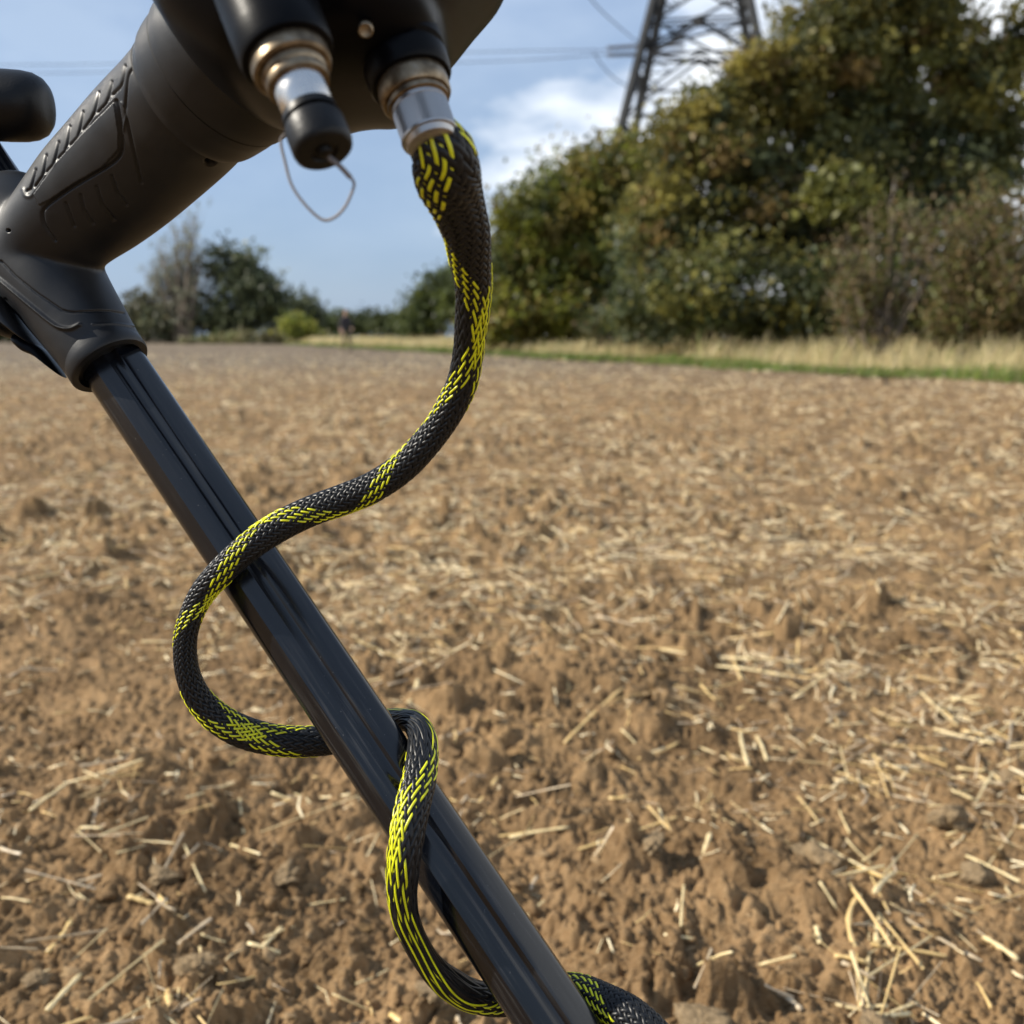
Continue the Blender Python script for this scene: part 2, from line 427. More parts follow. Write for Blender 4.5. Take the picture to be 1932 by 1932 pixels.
def soil_h(x, y, detail=True):
    x = np.asarray(x, float); y = np.asarray(y, float)
    dist = np.hypot(x, y)
    wx = x + 0.05 * (vnoise(x * 9, y * 9, 91) - 0.5) + 0.012 * (vnoise(x * 40, y * 40, 92) - 0.5)
    wy = y + 0.05 * (vnoise(x * 9, y * 9, 93) - 0.5) + 0.012 * (vnoise(x * 40, y * 40, 94) - 0.5)
    h = 0.085 * (fbm(x * 1.3, y * 1.3, 1, 4) - 0.45)
    h += 0.05 * (fbm(x * 6, y * 6, 5, 4) - 0.45)
    # shallow dug hollow, centre, with thrown-up crumbs round it
    for (hx, hy, wx_, wy_, dp) in ((0.10, 1.98, 0.42, 0.13, .045), (0.02, 2.75, 0.30, 0.12, .05), (0.25, 1.28, 0.10, 0.06, .03), (0.40, 1.12, 0.06, 0.05, .035), (1.0, 3.1, .12, .1, .05), (1.35, 2.5, .1, .08, .05), (-.30, 1.32, .14, .06, .03)):
        h -= dp * np.exp(-(((x - hx) / wx_) ** 2 + ((y - hy) / wy_) ** 2))
    h += 0.025 * np.exp(-(((x - 0.15) / 0.5) ** 2 + ((y - 1.72) / 0.08) ** 2))
    rough = rough_(x, y)
    fw = 0.004 * (vnoise(x * 160, y * 160, 95) - 0.5); fw2 = 0.004 * (vnoise(x * 110, y * 110, 96) - 0.5)
    wx = wx + fw; wy = wy + fw2
    rid = 1 - np.abs(2 * vnoise(x * 22 + 3, y * 22, 97) - 1); rid2 = 1 - np.abs(2 * vnoise(x * 66, y * 66 + 8, 98) - 1)
    h += 0.014 * (rid ** 2 - 0.4) * rough_(x, y) + 0.008 * (rid2 ** 2 - 0.4) * rough_(x, y)
    h += clods(wx, wy, 0.15, 0.02, 0.052, 0.75, 31, 1.5) * 1.15 * rough
    h += clods(wx, wy, 0.050, 0.007, 0.022, 0.75, 41, 1.4) * 1.4 * rough
    if detail:
        near = np.clip((14 - dist) / 8, 0, 1)
        h += clods(wx, wy, 0.0165, 0.0035, 0.0095, 0.95, 51, 1.2) * near
        near2 = np.clip((3.4 - dist) / 1.2, 0, 1)
        h += crumbs(wx, wy, 0.0078, 0.0017, 0.0046, 0.97, 61) * near2
        h += 0.005 * (fbm(x * 170, y * 170, 71, 2) - 0.4) * near2
    return h

# fan of soil, finer where it is nearer
rows = [0.30]
while rows[-1] < 160:
    r = rows[-1]
    rows.append(r + max(0.0015, min(0.0021 * r * r, 0.012 * r)) if r > 0.62 else r + 0.008)
rows = np.array(rows)
az = np.concatenate([np.linspace(-1.15, -0.57, 70, endpoint=False), np.arange(-0.57, 0.57, 0.0020), np.linspace(0.57, 1.15, 70)])
R_, A_ = np.meshgrid(rows, az, indexing='ij')
X_ = (R_ * np.sin(A_)).ravel(); Y_ = (R_ * np.cos(A_)).ravel()
H_ = soil_h(X_, Y_)
soil = obj('ploughed_field', np.stack([X_, Y_, H_], 1), grid_faces(len(rows), len(az), False), M_SOIL, origin=(0, 0, 0), smooth=False)
tag(soil, 'dry brown ploughed soil of the field', kind='structure')
del R_, A_, X_, Y_, H_
ang = np.linspace(0, 2 * math.pi, 49)[:-1]
gv = [[0, 0, -0.16]] + [[3000 * math.cos(a), 3000 * math.sin(a), -0.16] for a in ang]
g = obj('ground', gv, [(0, i + 1, (i + 1) % 48 + 1) for i in range(48)], M_SOIL, smooth=False, origin=(0, 0, 0))
tag(g, 'level farmland reaching to the horizon', kind='structure')

# ------------------------------------------------------------------ straw
def straw_geo(L, r, bend, flat, seg=5, sides=6, rs=rnd):
    t = np.linspace(-0.5, 0.5, seg)
    x = t * L; y = bend * L * (4 * t * t - 0.5) * 0.5; z = rs.uniform(-0.03, 0.05) * L * (1 - 4 * t * t)
    th = np.linspace(0, 2 * math.pi, sides, endpoint=False)
    V = []
    for i in range(seg):
        rr = r * (1 + 0.25 * math.sin(i * 2.1))
        V.append(np.stack([np.full(sides, x[i]), y[i] + rr * np.cos(th), z[i] + rr * flat * np.sin(th)], 1))
    return cap_rings(np.vstack(V), sides, grid_faces(seg, sides))
def place_on_soil(p0, p1, r):
    """matrix rows for a straw lying between two ground points"""
    a = np.array([p0[0], p0[1], float(soil_h(np.array([p0[0]]), np.array([p0[1]]))[0])])
    b = np.array([p1[0], p1[1], float(soil_h(np.array([p1[0]]), np.array([p1[1]]))[0])])
    m = (p0 + p1) / 2
    hm = float(soil_h(np.array([m[0]]), np.array([m[1]]))[0])
    mid = (a + b) / 2
    mid[2] = max(mid[2], hm) + r * 0.9
    return mid, b - a
def place_obj(name, me, mid, d, roll, L):
    o = bpy.data.objects.new(name, me); COL.objects.link(o)
    q = Vector(d).to_track_quat('X', 'Z')
    o.matrix_world = Matrix.Translation(Vector(mid)) @ q.to_matrix().to_4x4() @ Matrix.Rotation(roll, 4, 'X')
    return o
# the straws one can point at: end points in the frame, radius, material, bend, label
HERO = [
 ((1524,1534),(1752,1636),.0026,0,.03,'longest straight pale straw lying aslant at the lower right of the field'),
 ((1690,1600),(1648,1682),.0036,0,.02,'short thick pale straw leaning upright against the long slanting one'),
 ((1612,1690),(1610,1785),.0030,1,.22,'wavy S-bent golden straw standing at the lower right'),
 ((1660,1700),(1655,1760),.0034,0,.08,'short fat pale straw beside the wavy golden one'),
 ((1692,1686),(1860,1760),.0024,2,-.05,'long thin straw running down to the right below the upright one'),
 ((1650,1888),(1722,1862),.0036,0,.0,'pale greenish straw stub at the bottom right above the dark crumbs'),
 ((1540,1735),(1548,1760),.0030,0,.0,'tiny pale straw chip on bare crumbly soil in the lower right'),
 ((1245,1205),(1540,1275),.0032,0,.04,'long pale stalk lying across the middle right of the field'),
 ((1285,1232),(1560,1285),.0030,0,-.03,'second long stalk crossing just under the long pale one'),
 ((1382,1210),(1395,1268),.0032,1,.03,'short golden straw pointing at the camera across the long stalks'),
 ((1395,1358),(1408,1425),.0034,0,.10,'upright pale straw with a curved foot right of the hollow'),
 ((1428,1366),(1448,1408),.0030,0,.0,'small straw stub beside the curved pale one'),
 ((868,1526),(938,1456),.0030,1,.0,'straw poking out right of the black cable loop'),
 ((856,1500),(882,1482),.0026,2,.0,'short grey straw stub behind the poking one near the cable'),
 ((832,1410),(892,1372),.0030,2,.0,'thin grey straw just right of the cable bend'),
 ((960,1552),(1075,1550),.0028,0,.03,'flat horizontal pale straw right of the shaft in the lower centre'),
 ((1065,1392),(1205,1290),.0030,1,.0,'golden straw slanting up to the right in the bare centre'),
 ((1205,1412),(1280,1385),.0028,1,.0,'short golden straw right of the slanting centre straw'),
 ((1184,1545),(1222,1592),.0026,0,.0,'small pale straw aslant right of the horizontal one'),
 ((1324,1614),(1340,1580),.0034,0,.0,'pale stub leaning on crumbs in the lower right centre'),
 ((55,1510),(125,1462),.0032,0,.0,'pale straw slanting at the left edge'),
 ((240,1680),(292,1686),.0036,1,.0,'short golden flat straw in the lower left'),
 ((90,1770),(135,1705),.0034,1,.06,'curved golden straw in the bottom left'),
 ((88,1892),(150,1815),.0030,0,.0,'long thin straw slanting up in the bottom left corner'),
 ((315,1830),(320,1895),.0040,1,.05,'golden upright straw beside the dark clods at the bottom'),
 ((325,1890),(378,1858),.0030,2,.0,'grey straw crossing the golden upright one at the bottom'),
 ((495,1735),(530,1700),.0030,0,.0,'pale straw standing in loose soil left of the shaft'),
 ((735,1860),(850,1932),.0036,1,.02,'thick dull straw at the bottom left of the shaft'),
 ((770,1330),(790,1292),.0042,0,.04,'yellowish stub poking up above the cable bend'),
 ((1515,1870),(1470,1840),.0034,2,.04,'half buried grey straw at the bottom right'),
 ((1575,1790),(1640,1800),.0030,1,.0,'short golden straw beside the straw bunch at the bottom right'),
 ((1860,1720),(1925,1762),.0032,0,.0,'pale straw running off the right edge near the bottom'),
]
for k, (a, c, r, mi, bend, lab) in enumerate(HERO):
    p0, p1 = GP(*a, 0.03), GP(*c, 0.03)
    L = float(np.linalg.norm(p1 - p0)); r = r * 0.82
    if L > 0.16 and abs(p1[1] - p0[1]) > 0.12: p1 = p0 + (p1 - p0) * 0.16 / L * 1.3; L = float(np.linalg.norm(p1 - p0))
    mid, d = place_on_soil(p0, p1, r)
    v, f = straw_geo(L, r, bend, 0.7, 9, 8)
    me = make_mesh('straw', v, f, True); me.materials.append(M_STRAW[mi])
    o = place_obj('straw', me, mid, d, rnd.uniform(-.4, .4), L)
    tag(o, lab, 'straw', 'straws lying on the ploughed soil')

# scattered straws: density by place
NS = 112000
sy = rng.uniform(0, 1, NS)
rr = 0.72 * np.exp(sy * math.log(42 / 0.72))          # even per log distance
aa = rng.uniform(-0.9, 0.7, NS)
sxp = rr * np.sin(aa); syp = rr * np.cos(aa)
dens = np.clip(1.9 * (fbm(sxp * 3.4 + 40, syp * 2.4, 77, 3) - 0.18), 0.12, 0.6)
dens *= 1 - 0.7 * np.exp(-(((sxp - 0.12) / 0.55) ** 2 + ((syp - 1.65) / 0.42) ** 2))
bare = np.clip((syp + 0.55 * sxp - 1.25) / 0.9, 0.12, 1)      # swept bare close by on the left
keep = rng.uniform(0, 1, NS) < dens * bare * np.clip(0.5 + rr * 0.35, 0, 1)
keep &= (rr > 1.15) | (rng.uniform(0, 1, NS) < 0.45)
sxp, syp, rr = sxp[keep], syp[keep], rr[keep]
# loose bunches where straw has been dragged together
bx, by = [], []
for (u_, v_, n_, sp_) in ((1640, 1450, 22, .035), (1655, 1850, 18, .014), (1800, 1160, 26, .06), (1420, 1230, 16, .07), (70, 1130, 24, .10), (1700, 1760, 12, .03), (120, 1480, 10, .04), (1250, 1040, 24, .10), (1850, 1050, 22, .10), (330, 1880, 8, .015), (1740, 1630, 9, .03), (560, 1480, 8, .06), (1180, 1560, 7, .03)):
    c_ = GP(u_, v_, 0.03)
    bx += list(c_[0] + rng.normal(0, sp_, n_)); by += list(c_[1] + rng.normal(0, sp_ * 1.3, n_))
sxp = np.concatenate([sxp, bx]); syp = np.concatenate([syp, by]); rr = np.hypot(sxp, syp)
nst = len(sxp)
sL = rng.uniform(0.010, 0.045, nst) * (1 + np.clip((rr - 2) * 0.08, 0, 1.6)) * (1 + 1.3 * (rng.uniform(0, 1, nst) < 0.22))
sL[-len(bx):] *= 1.6
sr = 0.0005 + 0.0016 * rng.uniform(0, 1, nst) ** 1.2
sa = rng.uniform(0, 2 * math.pi, nst)
tilt = rng.normal(0, 0.16, nst)
e0 = np.stack([sxp - np.cos(sa) * sL / 2, syp - np.sin(sa) * sL / 2], 1)
e1 = np.stack([sxp + np.cos(sa) * sL / 2, syp + np.sin(sa) * sL / 2], 1)
h0 = soil_h(e0[:, 0], e0[:, 1]); h1 = soil_h(e1[:, 0], e1[:, 1]); hm = soil_h(sxp, syp)
mz = np.maximum((h0 + h1) / 2, hm) + sr * 0.8
dv = np.stack([e1[:, 0] - e0[:, 0], e1[:, 1] - e0[:, 1], (h1 - h0) * 0.8 + tilt * sL], 1)
mid = np.stack([sxp, syp, mz + np.abs(tilt) * sL * 0.3], 1)
uu, vv, dd = proj(mid)
L2 = np.linalg.norm(dv, axis=1)
u1, v1, _ = proj(mid + dv / 2); u0, v0, _ = proj(mid - dv / 2)
plen = np.hypot(u1 - u0, v1 - v0)
vis = (uu > 0) & (uu < 1932) & (vv > 0) & (vv < 1932)
order = np.argsort(-np.where(vis, plen * (sr / dd), 0))
solo = set(order[:262].tolist())
variants = []
for k in range(9):
    v, f = straw_geo(1.0, 0.055 + 0.02 * (k % 3), rnd.uniform(-.13, .13), rnd.choice([.3, .5, .8]), 5, 6)
    me = make_mesh('straw', v, f, True); me.materials.append(M_STRAW[k % 3]); variants.append(me)
for i in solo:
    me = variants[i % 9]
    o = place_obj('straw', me, mid[i], dv[i], rnd.uniform(0, 6.28), 1)
    s = float(L2[i]); w = float(sr[i] / (0.055 + 0.02 * ((i % 9) % 3)))
    o.scale = (s, w, w)
    tag(o, 'short loose piece of dry straw lying on the crumbly brown soil', 'straw', 'straws lying on the ploughed soil')
# all other straws as litter
rest = np.array([i for i in range(nst) if i not in solo])
def prisms(mid, d, r, sides=4, bendk=None):
    n = len(mid)
    a = d / np.linalg.norm(d, axis=1)[:, None]
    up = np.tile([0, 0, 1.0], (n, 1))
    u = np.cross(a, up); u /= np.linalg.norm(u, axis=1)[:, None] + 1e-9
    w = np.cross(u, a)
    th = np.linspace(0, 2 * math.pi, sides, endpoint=False)
    V = []
    for k, t in enumerate((-0.5, 0.0, 0.5)):
        c = mid + d * t
        if bendk is not None and t == 0: c = c + u * bendk[:, None]
        V.append(c[:, None, :] + r[:, None, None] * (np.cos(th)[None, :, None] * u[:, None, :] + 0.75 * np.sin(th)[None, :, None] * w[:, None, :]))
    V = np.stack(V, 1).reshape(n, 3 * sides, 3)
    base = grid_faces(3, sides)
    base = np.vstack([base, [[3, 2, 1, 0]], [[8, 9, 10, 11]]]) if sides == 4 else base
    Fc = (np.arange(n)[:, None, None] * 3 * sides + base[None]).reshape(-1, 4)
    return V.reshape(-1, 3), Fc, len(base)
rk = sr[rest] * (1 + np.clip((rr[rest] - 1.5) * 0.18, 0, 4.0))
nearr = rest[rr[rest] < 4.5]; farr = rest[rr[rest] >= 4.5]; rkn = rk[rr[rest] < 4.5]; rkf = rk[rr[rest] >= 4.5]
V, Fc, nb = prisms(mid[nearr], dv[nearr], rkn, 4, rng.normal(0, 0.08, len(nearr)) * sL[nearr])
V2, F2, nb2 = prisms(mid[farr], dv[farr], rkf, 4)
keepf = np.tile(np.array([0, 1, 2, 3, 4, 5, 6, 7, 8, 9]), 1)
V2 = V2.reshape(-1, 12, 3)[:, [0, 1, 2, 3, 8, 9, 10, 11]].reshape(-1, 3)
q4 = grid_faces(2, 4)
F2 = (np.arange(len(farr))[:, None, None] * 8 + q4[None]).reshape(-1, 4) + len(V)
V = np.vstack([V, V2]); Fc = np.vstack([Fc, F2])
lit = obj('straw_litter', V, Fc, M_STRAWMIX, origin=(0, 0, 0), smooth=False)
pal = np.array([(0.70, 0.56, 0.32), (0.84, 0.72, 0.47), (0.60, 0.42, 0.18), (0.42, 0.33, 0.22), (0.76, 0.62, 0.38)])
tn = lambda n: pal[rng.integers(0, 5, n)] * rng.uniform(0.85, 1.2, (n, 1))
face_attr(lit, 'tint', np.vstack([np.repeat(tn(len(nearr)), nb, axis=0), np.repeat(tn(len(farr)), 4, axis=0)]))
tag(lit, 'chopped straw litter scattered over the ploughed field', kind='stuff')

# ------------------------------------------------------------------ clods
def ico(sub, seed, rough=0.28):
    bm = bmesh.new(); bmesh.ops.create_icosphere(bm, subdivisions=sub, radius=1)
    v = np.array([x.co[:] for x in bm.verts]); f = [tuple(x.index for x in q.verts) for q in bm.faces]; bm.free()
    rs = np.random.default_rng(seed)
    dirs = rs.normal(size=(9, 3)); dirs /= np.linalg.norm(dirs, axis=1)[:, None]
    am = rs.uniform(-rough, rough, 9)
    k = 1 + sum(a * np.maximum(0, v @ d) ** 2 for a, d in zip(am, dirs)) + 0.5 * rough * np.sin(v @ (dirs[0] * 5) + 1) * np.sin(v @ (dirs[1] * 7)) 
    # flattened facets, as on broken earth
    for d in dirs[:8]:
        pl = rs.uniform(0.50, 0.82); s = (v * k[:, None]) @ d
        k = np.where(s > pl, k * pl / np.maximum(s, 1e-6), k)
    return v * k[:, None] + rs.normal(0, 0.012 if sub > 2 else 0.10, v.shape), f
M_CLOD, t, b = mat('clod', (0.25, 0.17, 0.10), 0.95, spec=0.1)
o_ = coords(t)
t.links.new(ramp(t, noise(t, 3.2, 6, o_, 0.65), [(0.3, (0.15, 0.105, 0.058)), (0.7, (0.30, 0.22, 0.13))]), b.inputs['Base Color'])
bump(t, b, noise(t, 9, 6, o_, 0.7), 0.7, 0.003)
HC = [((1910,1430),.024,'rounded brown clod at the right edge halfway down the lower field'),
 ((1850,1600),.019,'knobbly clod at the right beside the long slanting straw'),
 ((540,1620),.022,'rounded clod with a rusty straw over it left of the shaft'),
 ((375,1810),.020,'pale lumpy clod behind the golden straw at the bottom left'),
 ((310,1635),.018,'smooth flat clod left of centre in the lower field'),
 ((1330,1905),.020,'dark clod at the bottom edge right of the shaft'),
 ((1560,1590),.028,'dark shadowed clod above a deep hollow right of centre'),
 ((1800,1530),.026,'broad pale clod near the right edge'),
 ((1660,1910),.020,'dark brown clod at the bottom right under the straw bunch'),
 ((820,1850),.014,'small clod beside the cable at the bottom'),
 ((1235,1620),.016,'small rounded clod in loose soil right of the shaft'),
 ((60,1830),.014,'pinkish flat stone at the bottom left edge')]
for k, ((u, v), r, lab) in enumerate(HC):
    p = GP(u, v, 0.03)
    vv_, f = ico(5, 100 + k, 0.45)
    lm = 0.07 * (vnoise(vv_[:, 0] * 5 + 9 * k, vv_[:, 1] * 5 + vv_[:, 2] * 3, 7) - 0.5) + 0.10 * (vnoise(vv_[:, 0] * 11 - vv_[:, 2] * 9, vv_[:, 1] * 11 + vv_[:, 2] * 8, 8) - 0.5)
    vv_ = vv_ * (1 + 2.2 * lm)[:, None]
    sc_ = np.array([rnd.uniform(1, 1.35), rnd.uniform(.85, 1.1), rnd.uniform(.6, .85)])
    me = make_mesh('clod', vv_ * sc_, f, True); me.materials.append(M_CLOD)
    o = bpy.data.objects.new('soil_clod', me); COL.objects.link(o)
    o.location = (p[0], p[1], float(soil_h(np.array([p[0]]), np.array([p[1]]))[0]) + r * 0.30)
    o.scale = (r * 1.0,) * 3; o.rotation_euler = (0, 0, rnd.uniform(0, 6))
    tag(o, lab, 'clod', 'larger clods on the ploughed soil')
NCL = 5200
cr = 0.62 * np.exp(rng.uniform(0, 1, NCL) * math.log(14 / 0.62)); ca = rng.uniform(-0.6, 0.6, NCL)
cx, cy = cr * np.sin(ca), cr * np.cos(ca)
csz = 0.0022 + 0.008 * rng.uniform(0, 1, NCL) ** 5 + 0.0010 * cr
ch = soil_h(cx, cy)
protos = [ico(2, 300 + k, 0.5)[0] for k in range(10)]; pf = np.array(ico(2, 300)[1])
VV = []; 
for i in range(NCL):
    a = rng.uniform(0, 6.28); c, s = math.cos(a), math.sin(a)
    q = protos[i % 10] * np.array([1.25, 0.9, 0.62]) * csz[i]
    VV.append(np.stack([q[:, 0] * c - q[:, 1] * s + cx[i], q[:, 0] * s + q[:, 1] * c + cy[i], q[:, 2] + ch[i] + csz[i] * 0.05], 1))
nvp = len(protos[0])
Fc = (np.arange(NCL)[:, None, None] * nvp + pf[None]).reshape(-1, 3)
cl = obj('soil_crumbs', np.vstack(VV), Fc, M_CLODMIX, origin=(0, 0, 0), smooth=False)
pal = np.array([(0.13, 0.082, 0.038), (0.19, 0.12, 0.06), (0.24, 0.165, 0.09), (0.16, 0.10, 0.05)])
tints = pal[rng.integers(0, 4, NCL)] * (1 + 0.15 * np.clip(cr[:, None] - 2, 0, 2) / 2)
face_attr(cl, 'tint', np.repeat(tints, len(pf), axis=0))
tag(cl, 'loose crumbs and small clods of earth on the field', kind='stuff')
del VV

# ------------------------------------------------------------------ field verge
VE = np.array([-0.338, 1.0]); VE /= np.linalg.norm(VE); VM = np.array([VE[1], -VE[0]])
def VP(s, t): 
    return np.array([6.5, 13.0]) + VE * s + VM * t
ss = np.linspace(-13, 130, 240); tt = np.linspace(0.0, 34, 26)
V = []
for s in ss:
    wob = 0.18 * math.sin(s * 1.7) + 0.25 * math.sin(s * 0.6 + 1)
    for k, q in enumerate(tt):
        p = VP(s, q + wob * (k == 0)); V.append([p[0], p[1], 0.02 if k == 0 else 0.06 + 0.012 * q + 0.03 * math.sin(s * 2 + q * 3)])
vg = obj('grass_verge', V, grid_faces(len(ss), len(tt), False)[:, ::-1], M_VERGE, origin=(0, 0, 0))
tag(vg, 'grassy bank between the field and the trees', kind='structure')
def blades(n, s0, s1, t0, t1, hmin, hmax, w0, pal, lean, sbias=1.6, seed=1):
    rs = np.random.default_rng(seed)
    s = s0 + (s1 - s0) * rs.uniform(0, 1, n) ** sbias
    tq = t0 + (t1 - t0) * rs.uniform(0, 1, n) 
    base = np.array([6.5, 13.0])[None] + VE[None] * s[:, None] + VM[None] * (tq + 0.15 * np.sin(s * 1.7) + 0.22 * np.sin(s * 0.6 + 1))[:, None]
    clump = fbm(base[:, 0] * 0.9 + 9, base[:, 1] * 0.9, 200, 3)
    h = (hmin + (hmax - hmin) * rs.uniform(0, 1, n) ** 1.3) * (0.30 + clump * 1.45)
    dist = np.hypot(base[:, 0], base[:, 1])
    w = w0 * (0.7 + rs.uniform(0, 1, n)) * np.maximum(1, dist / 16)
    an = rs.uniform(0, 6.28, n); ld = rs.normal(0, lean, (n, 2)) + np.array([lean * 0.9, 0])
    side = np.stack([np.cos(an), np.sin(an) * 0.5], 1)
    z0 = np.full(n, 0.03)
    V = np.zeros((n, 6, 3))
    for k, (fz, fw) in enumerate(((0, 1), (0.55, 0.8), (1, 0.25))):
        cxy = base + ld * h[:, None] * fz ** 1.6
        for q, sg in enumerate((-1, 1)):
            V[:, k * 2 + q, :2] = cxy + side * (w * fw * sg / 2)[:, None]; V[:, k * 2 + q, 2] = z0 + h * fz
    fb = np.array([[0, 1, 3, 2], [2, 3, 5, 4]])
    Fc = (np.arange(n)[:, None, None] * 6 + fb[None]).reshape(-1, 4)
    c = np.array(pal)[rs.integers(0, len(pal), n)] * rs.uniform(0.75, 1.2, (n, 1)) * (0.75 + 0.5 * clump)[:, None]
    return V.reshape(-1, 3), Fc, np.repeat(c, 2, axis=0)
V, Fc, c = blades(46000, -9, 95, 0.75, 6.0, 0.22, 0.62, 0.011, [(0.66, 0.53, 0.29), (0.74, 0.62, 0.36), (0.52, 0.45, 0.23), (0.70, 0.56, 0.30), (0.74, 0.60, 0.31), (0.46, 0.37, 0.20), (0.32, 0.32, 0.11)], 0.28, 1.7, 3)
o = obj('dry_grass', V, Fc, M_GRASS, origin=(0, 0, 0)); face_attr(o, 'tint', c)
tag(o, 'tall sunlit dry yellow grass on the bank', kind='stuff')
V, Fc, c = blades(34000, -9, 80, -0.35, 1.0, 0.06, 0.19, 0.014, [(0.12, 0.20, 0.03), (0.17, 0.26, 0.04), (0.26, 0.28, 0.07), (0.22, 0.20, 0.08), (0.10, 0.15, 0.04)], 0.35, 1.8, 4)
o = obj('green_grass', V, Fc, M_GRASS, origin=(0, 0, 0)); face_attr(o, 'tint', c)
tag(o, 'short fresh green grass along the field edge', kind='stuff')

# ------------------------------------------------------------------ trees and shrubs
def leaf_quads(cent, size, rs, n_of=None):
    n = len(cent)
    a = rs.normal(size=(n, 3)); a /= np.linalg.norm(a, axis=1)[:, None]
    b_ = rs.normal(size=(n, 3)); b_ -= a * (a * b_).sum(1)[:, None]; b_ /= np.linalg.norm(b_, axis=1)[:, None]
    s = size * rs.uniform(0.6, 1.4, (n, 1))
    V = np.stack([cent - a * s, cent + b_ * s * 0.55, cent + a * s, cent - b_ * s * 0.55], 1)
    return V.reshape(-1, 3), np.arange(n * 4).reshape(-1, 4)
def limb(p0, p1, r0, r1, rs, seg=5, sag=0.08, sides=6):
    p0, p1 = np.array(p0, float), np.array(p1, float)
    L = np.linalg.norm(p1 - p0); t = np.linspace(0, 1, seg)[:, None]
    off = rs.normal(0, sag * L, 3)
    pts = p0 * (1 - t) + p1 * t + off * (np.sin(t * math.pi))
    return tube_path(pts, r0 + (r1 - r0) * t[:, 0], sides)
def tree(name, label, cat, base, blobs, tints, leaf, per, trunk_r, seed, group=None, spread=0.32, nlimb=10, tm=None, stems=1, hollow=0.45, clump_d=1.0):
    """blobs: (u, v, ru, rv, depth, depth radius, clumps) in frame units at that depth"""
    rs = np.random.default_rng(seed)
    root = empty(name, base, label, cat, group)
    cents = []; cols = []; tips = []
    for (u, v, ru, rv, d, rd, nc, ti) in blobs:
        c = P(u, v, d); k = d / F
        q = rs.normal(size=(nc, 3)); q /= np.linalg.norm(q, axis=1)[:, None]
        q *= (hollow + (1 - hollow) * rs.uniform(0, 1, nc) ** 0.6)[:, None]
        cc = c + q[:, :1] * RIGHT * ru * k + q[:, 1:2] * UP * rv * k + q[:, 2:3] * FWD * rd
        tips.append(c)
        base_t = np.array(tints)[rs.choice(len(tints), nc, p=None if ti is None else ti)] * rs.uniform(0.72, 1.3, (nc, 1)) * rs.uniform(0.8, 1.35)
        n = rs.integers(int(per * 0.5), int(per * 1.5), nc)
        idx = np.repeat(np.arange(nc), n)
        sp_ = spread * rs.uniform(0.6, 1.4, nc)[idx][:, None]
        pts = cc[idx] + rs.normal(size=(len(idx), 3)) * sp_ * np.array([1, 1, 0.7])
        cents.append(pts); cols.append(base_t[idx] * rs.uniform(0.8, 1.2, (len(idx), 1)))
    cents = np.vstack(cents); cols = np.vstack(cols)
    ok = cents[:, 2] > 0.05
    V, Fc = leaf_quads(cents[ok], leaf, rs)
    o = obj('crown', V, Fc, M_LEAF, root, smooth=False); face_attr(o, 'tint', cols[ok])
    b_ = np.array(base, float)
    bag = Bag()
    top = np.mean(tips, axis=0)
    for s in range(stems):
        off = rs.normal(0, 0.12, 3) * (stems > 1); off[2] = 0
        mid_ = b_ * 0.5 + top * 0.5 + rs.normal(0, 0.2, 3) * (stems > 1)
        bag.add(limb(b_ + off - [0, 0, .1], mid_, trunk_r, trunk_r * 0.6, rs, 6, 0.03, 8))
        for k in range(nlimb):
            tgt = tips[k % len(tips)] + rs.normal(0, 0.5, 3) * np.linalg.norm(top - b_) * 0.12
            st = b_ + (mid_ - b_) * rs.uniform(0.5, 1)
            bag.add(limb(st, tgt, trunk_r * 0.4, trunk_r * 0.08, rs, 6, 0.07, 5))
    v, f = bag.out()
    obj('trunk', v, f, tm or M_BARK, root)
    return root
GR = [(0.128, 0.128, 0.036), (0.189, 0.169, 0.041), (0.095, 0.100, 0.034), (0.244, 0.206, 0.046), (0.232, 0.163, 0.060), (0.067, 0.083, 0.041)]
DG = [(0.045, 0.062, 0.022), (0.07, 0.085, 0.028), (0.06, 0.07, 0.036)]
YG = [(0.12, 0.12, 0.026), (0.15, 0.14, 0.03), (0.09, 0.095, 0.026)]
BR = [(0.14, 0.095, 0.042), (0.18, 0.125, 0.055), (0.13, 0.125, 0.035), (0.095, 0.08, 0.035), (0.11, 0.12, 0.035)]
def gbase(u, d, dz=0.05):
    p = P(u, HORIZON, d); return (p[0], p[1], dz)
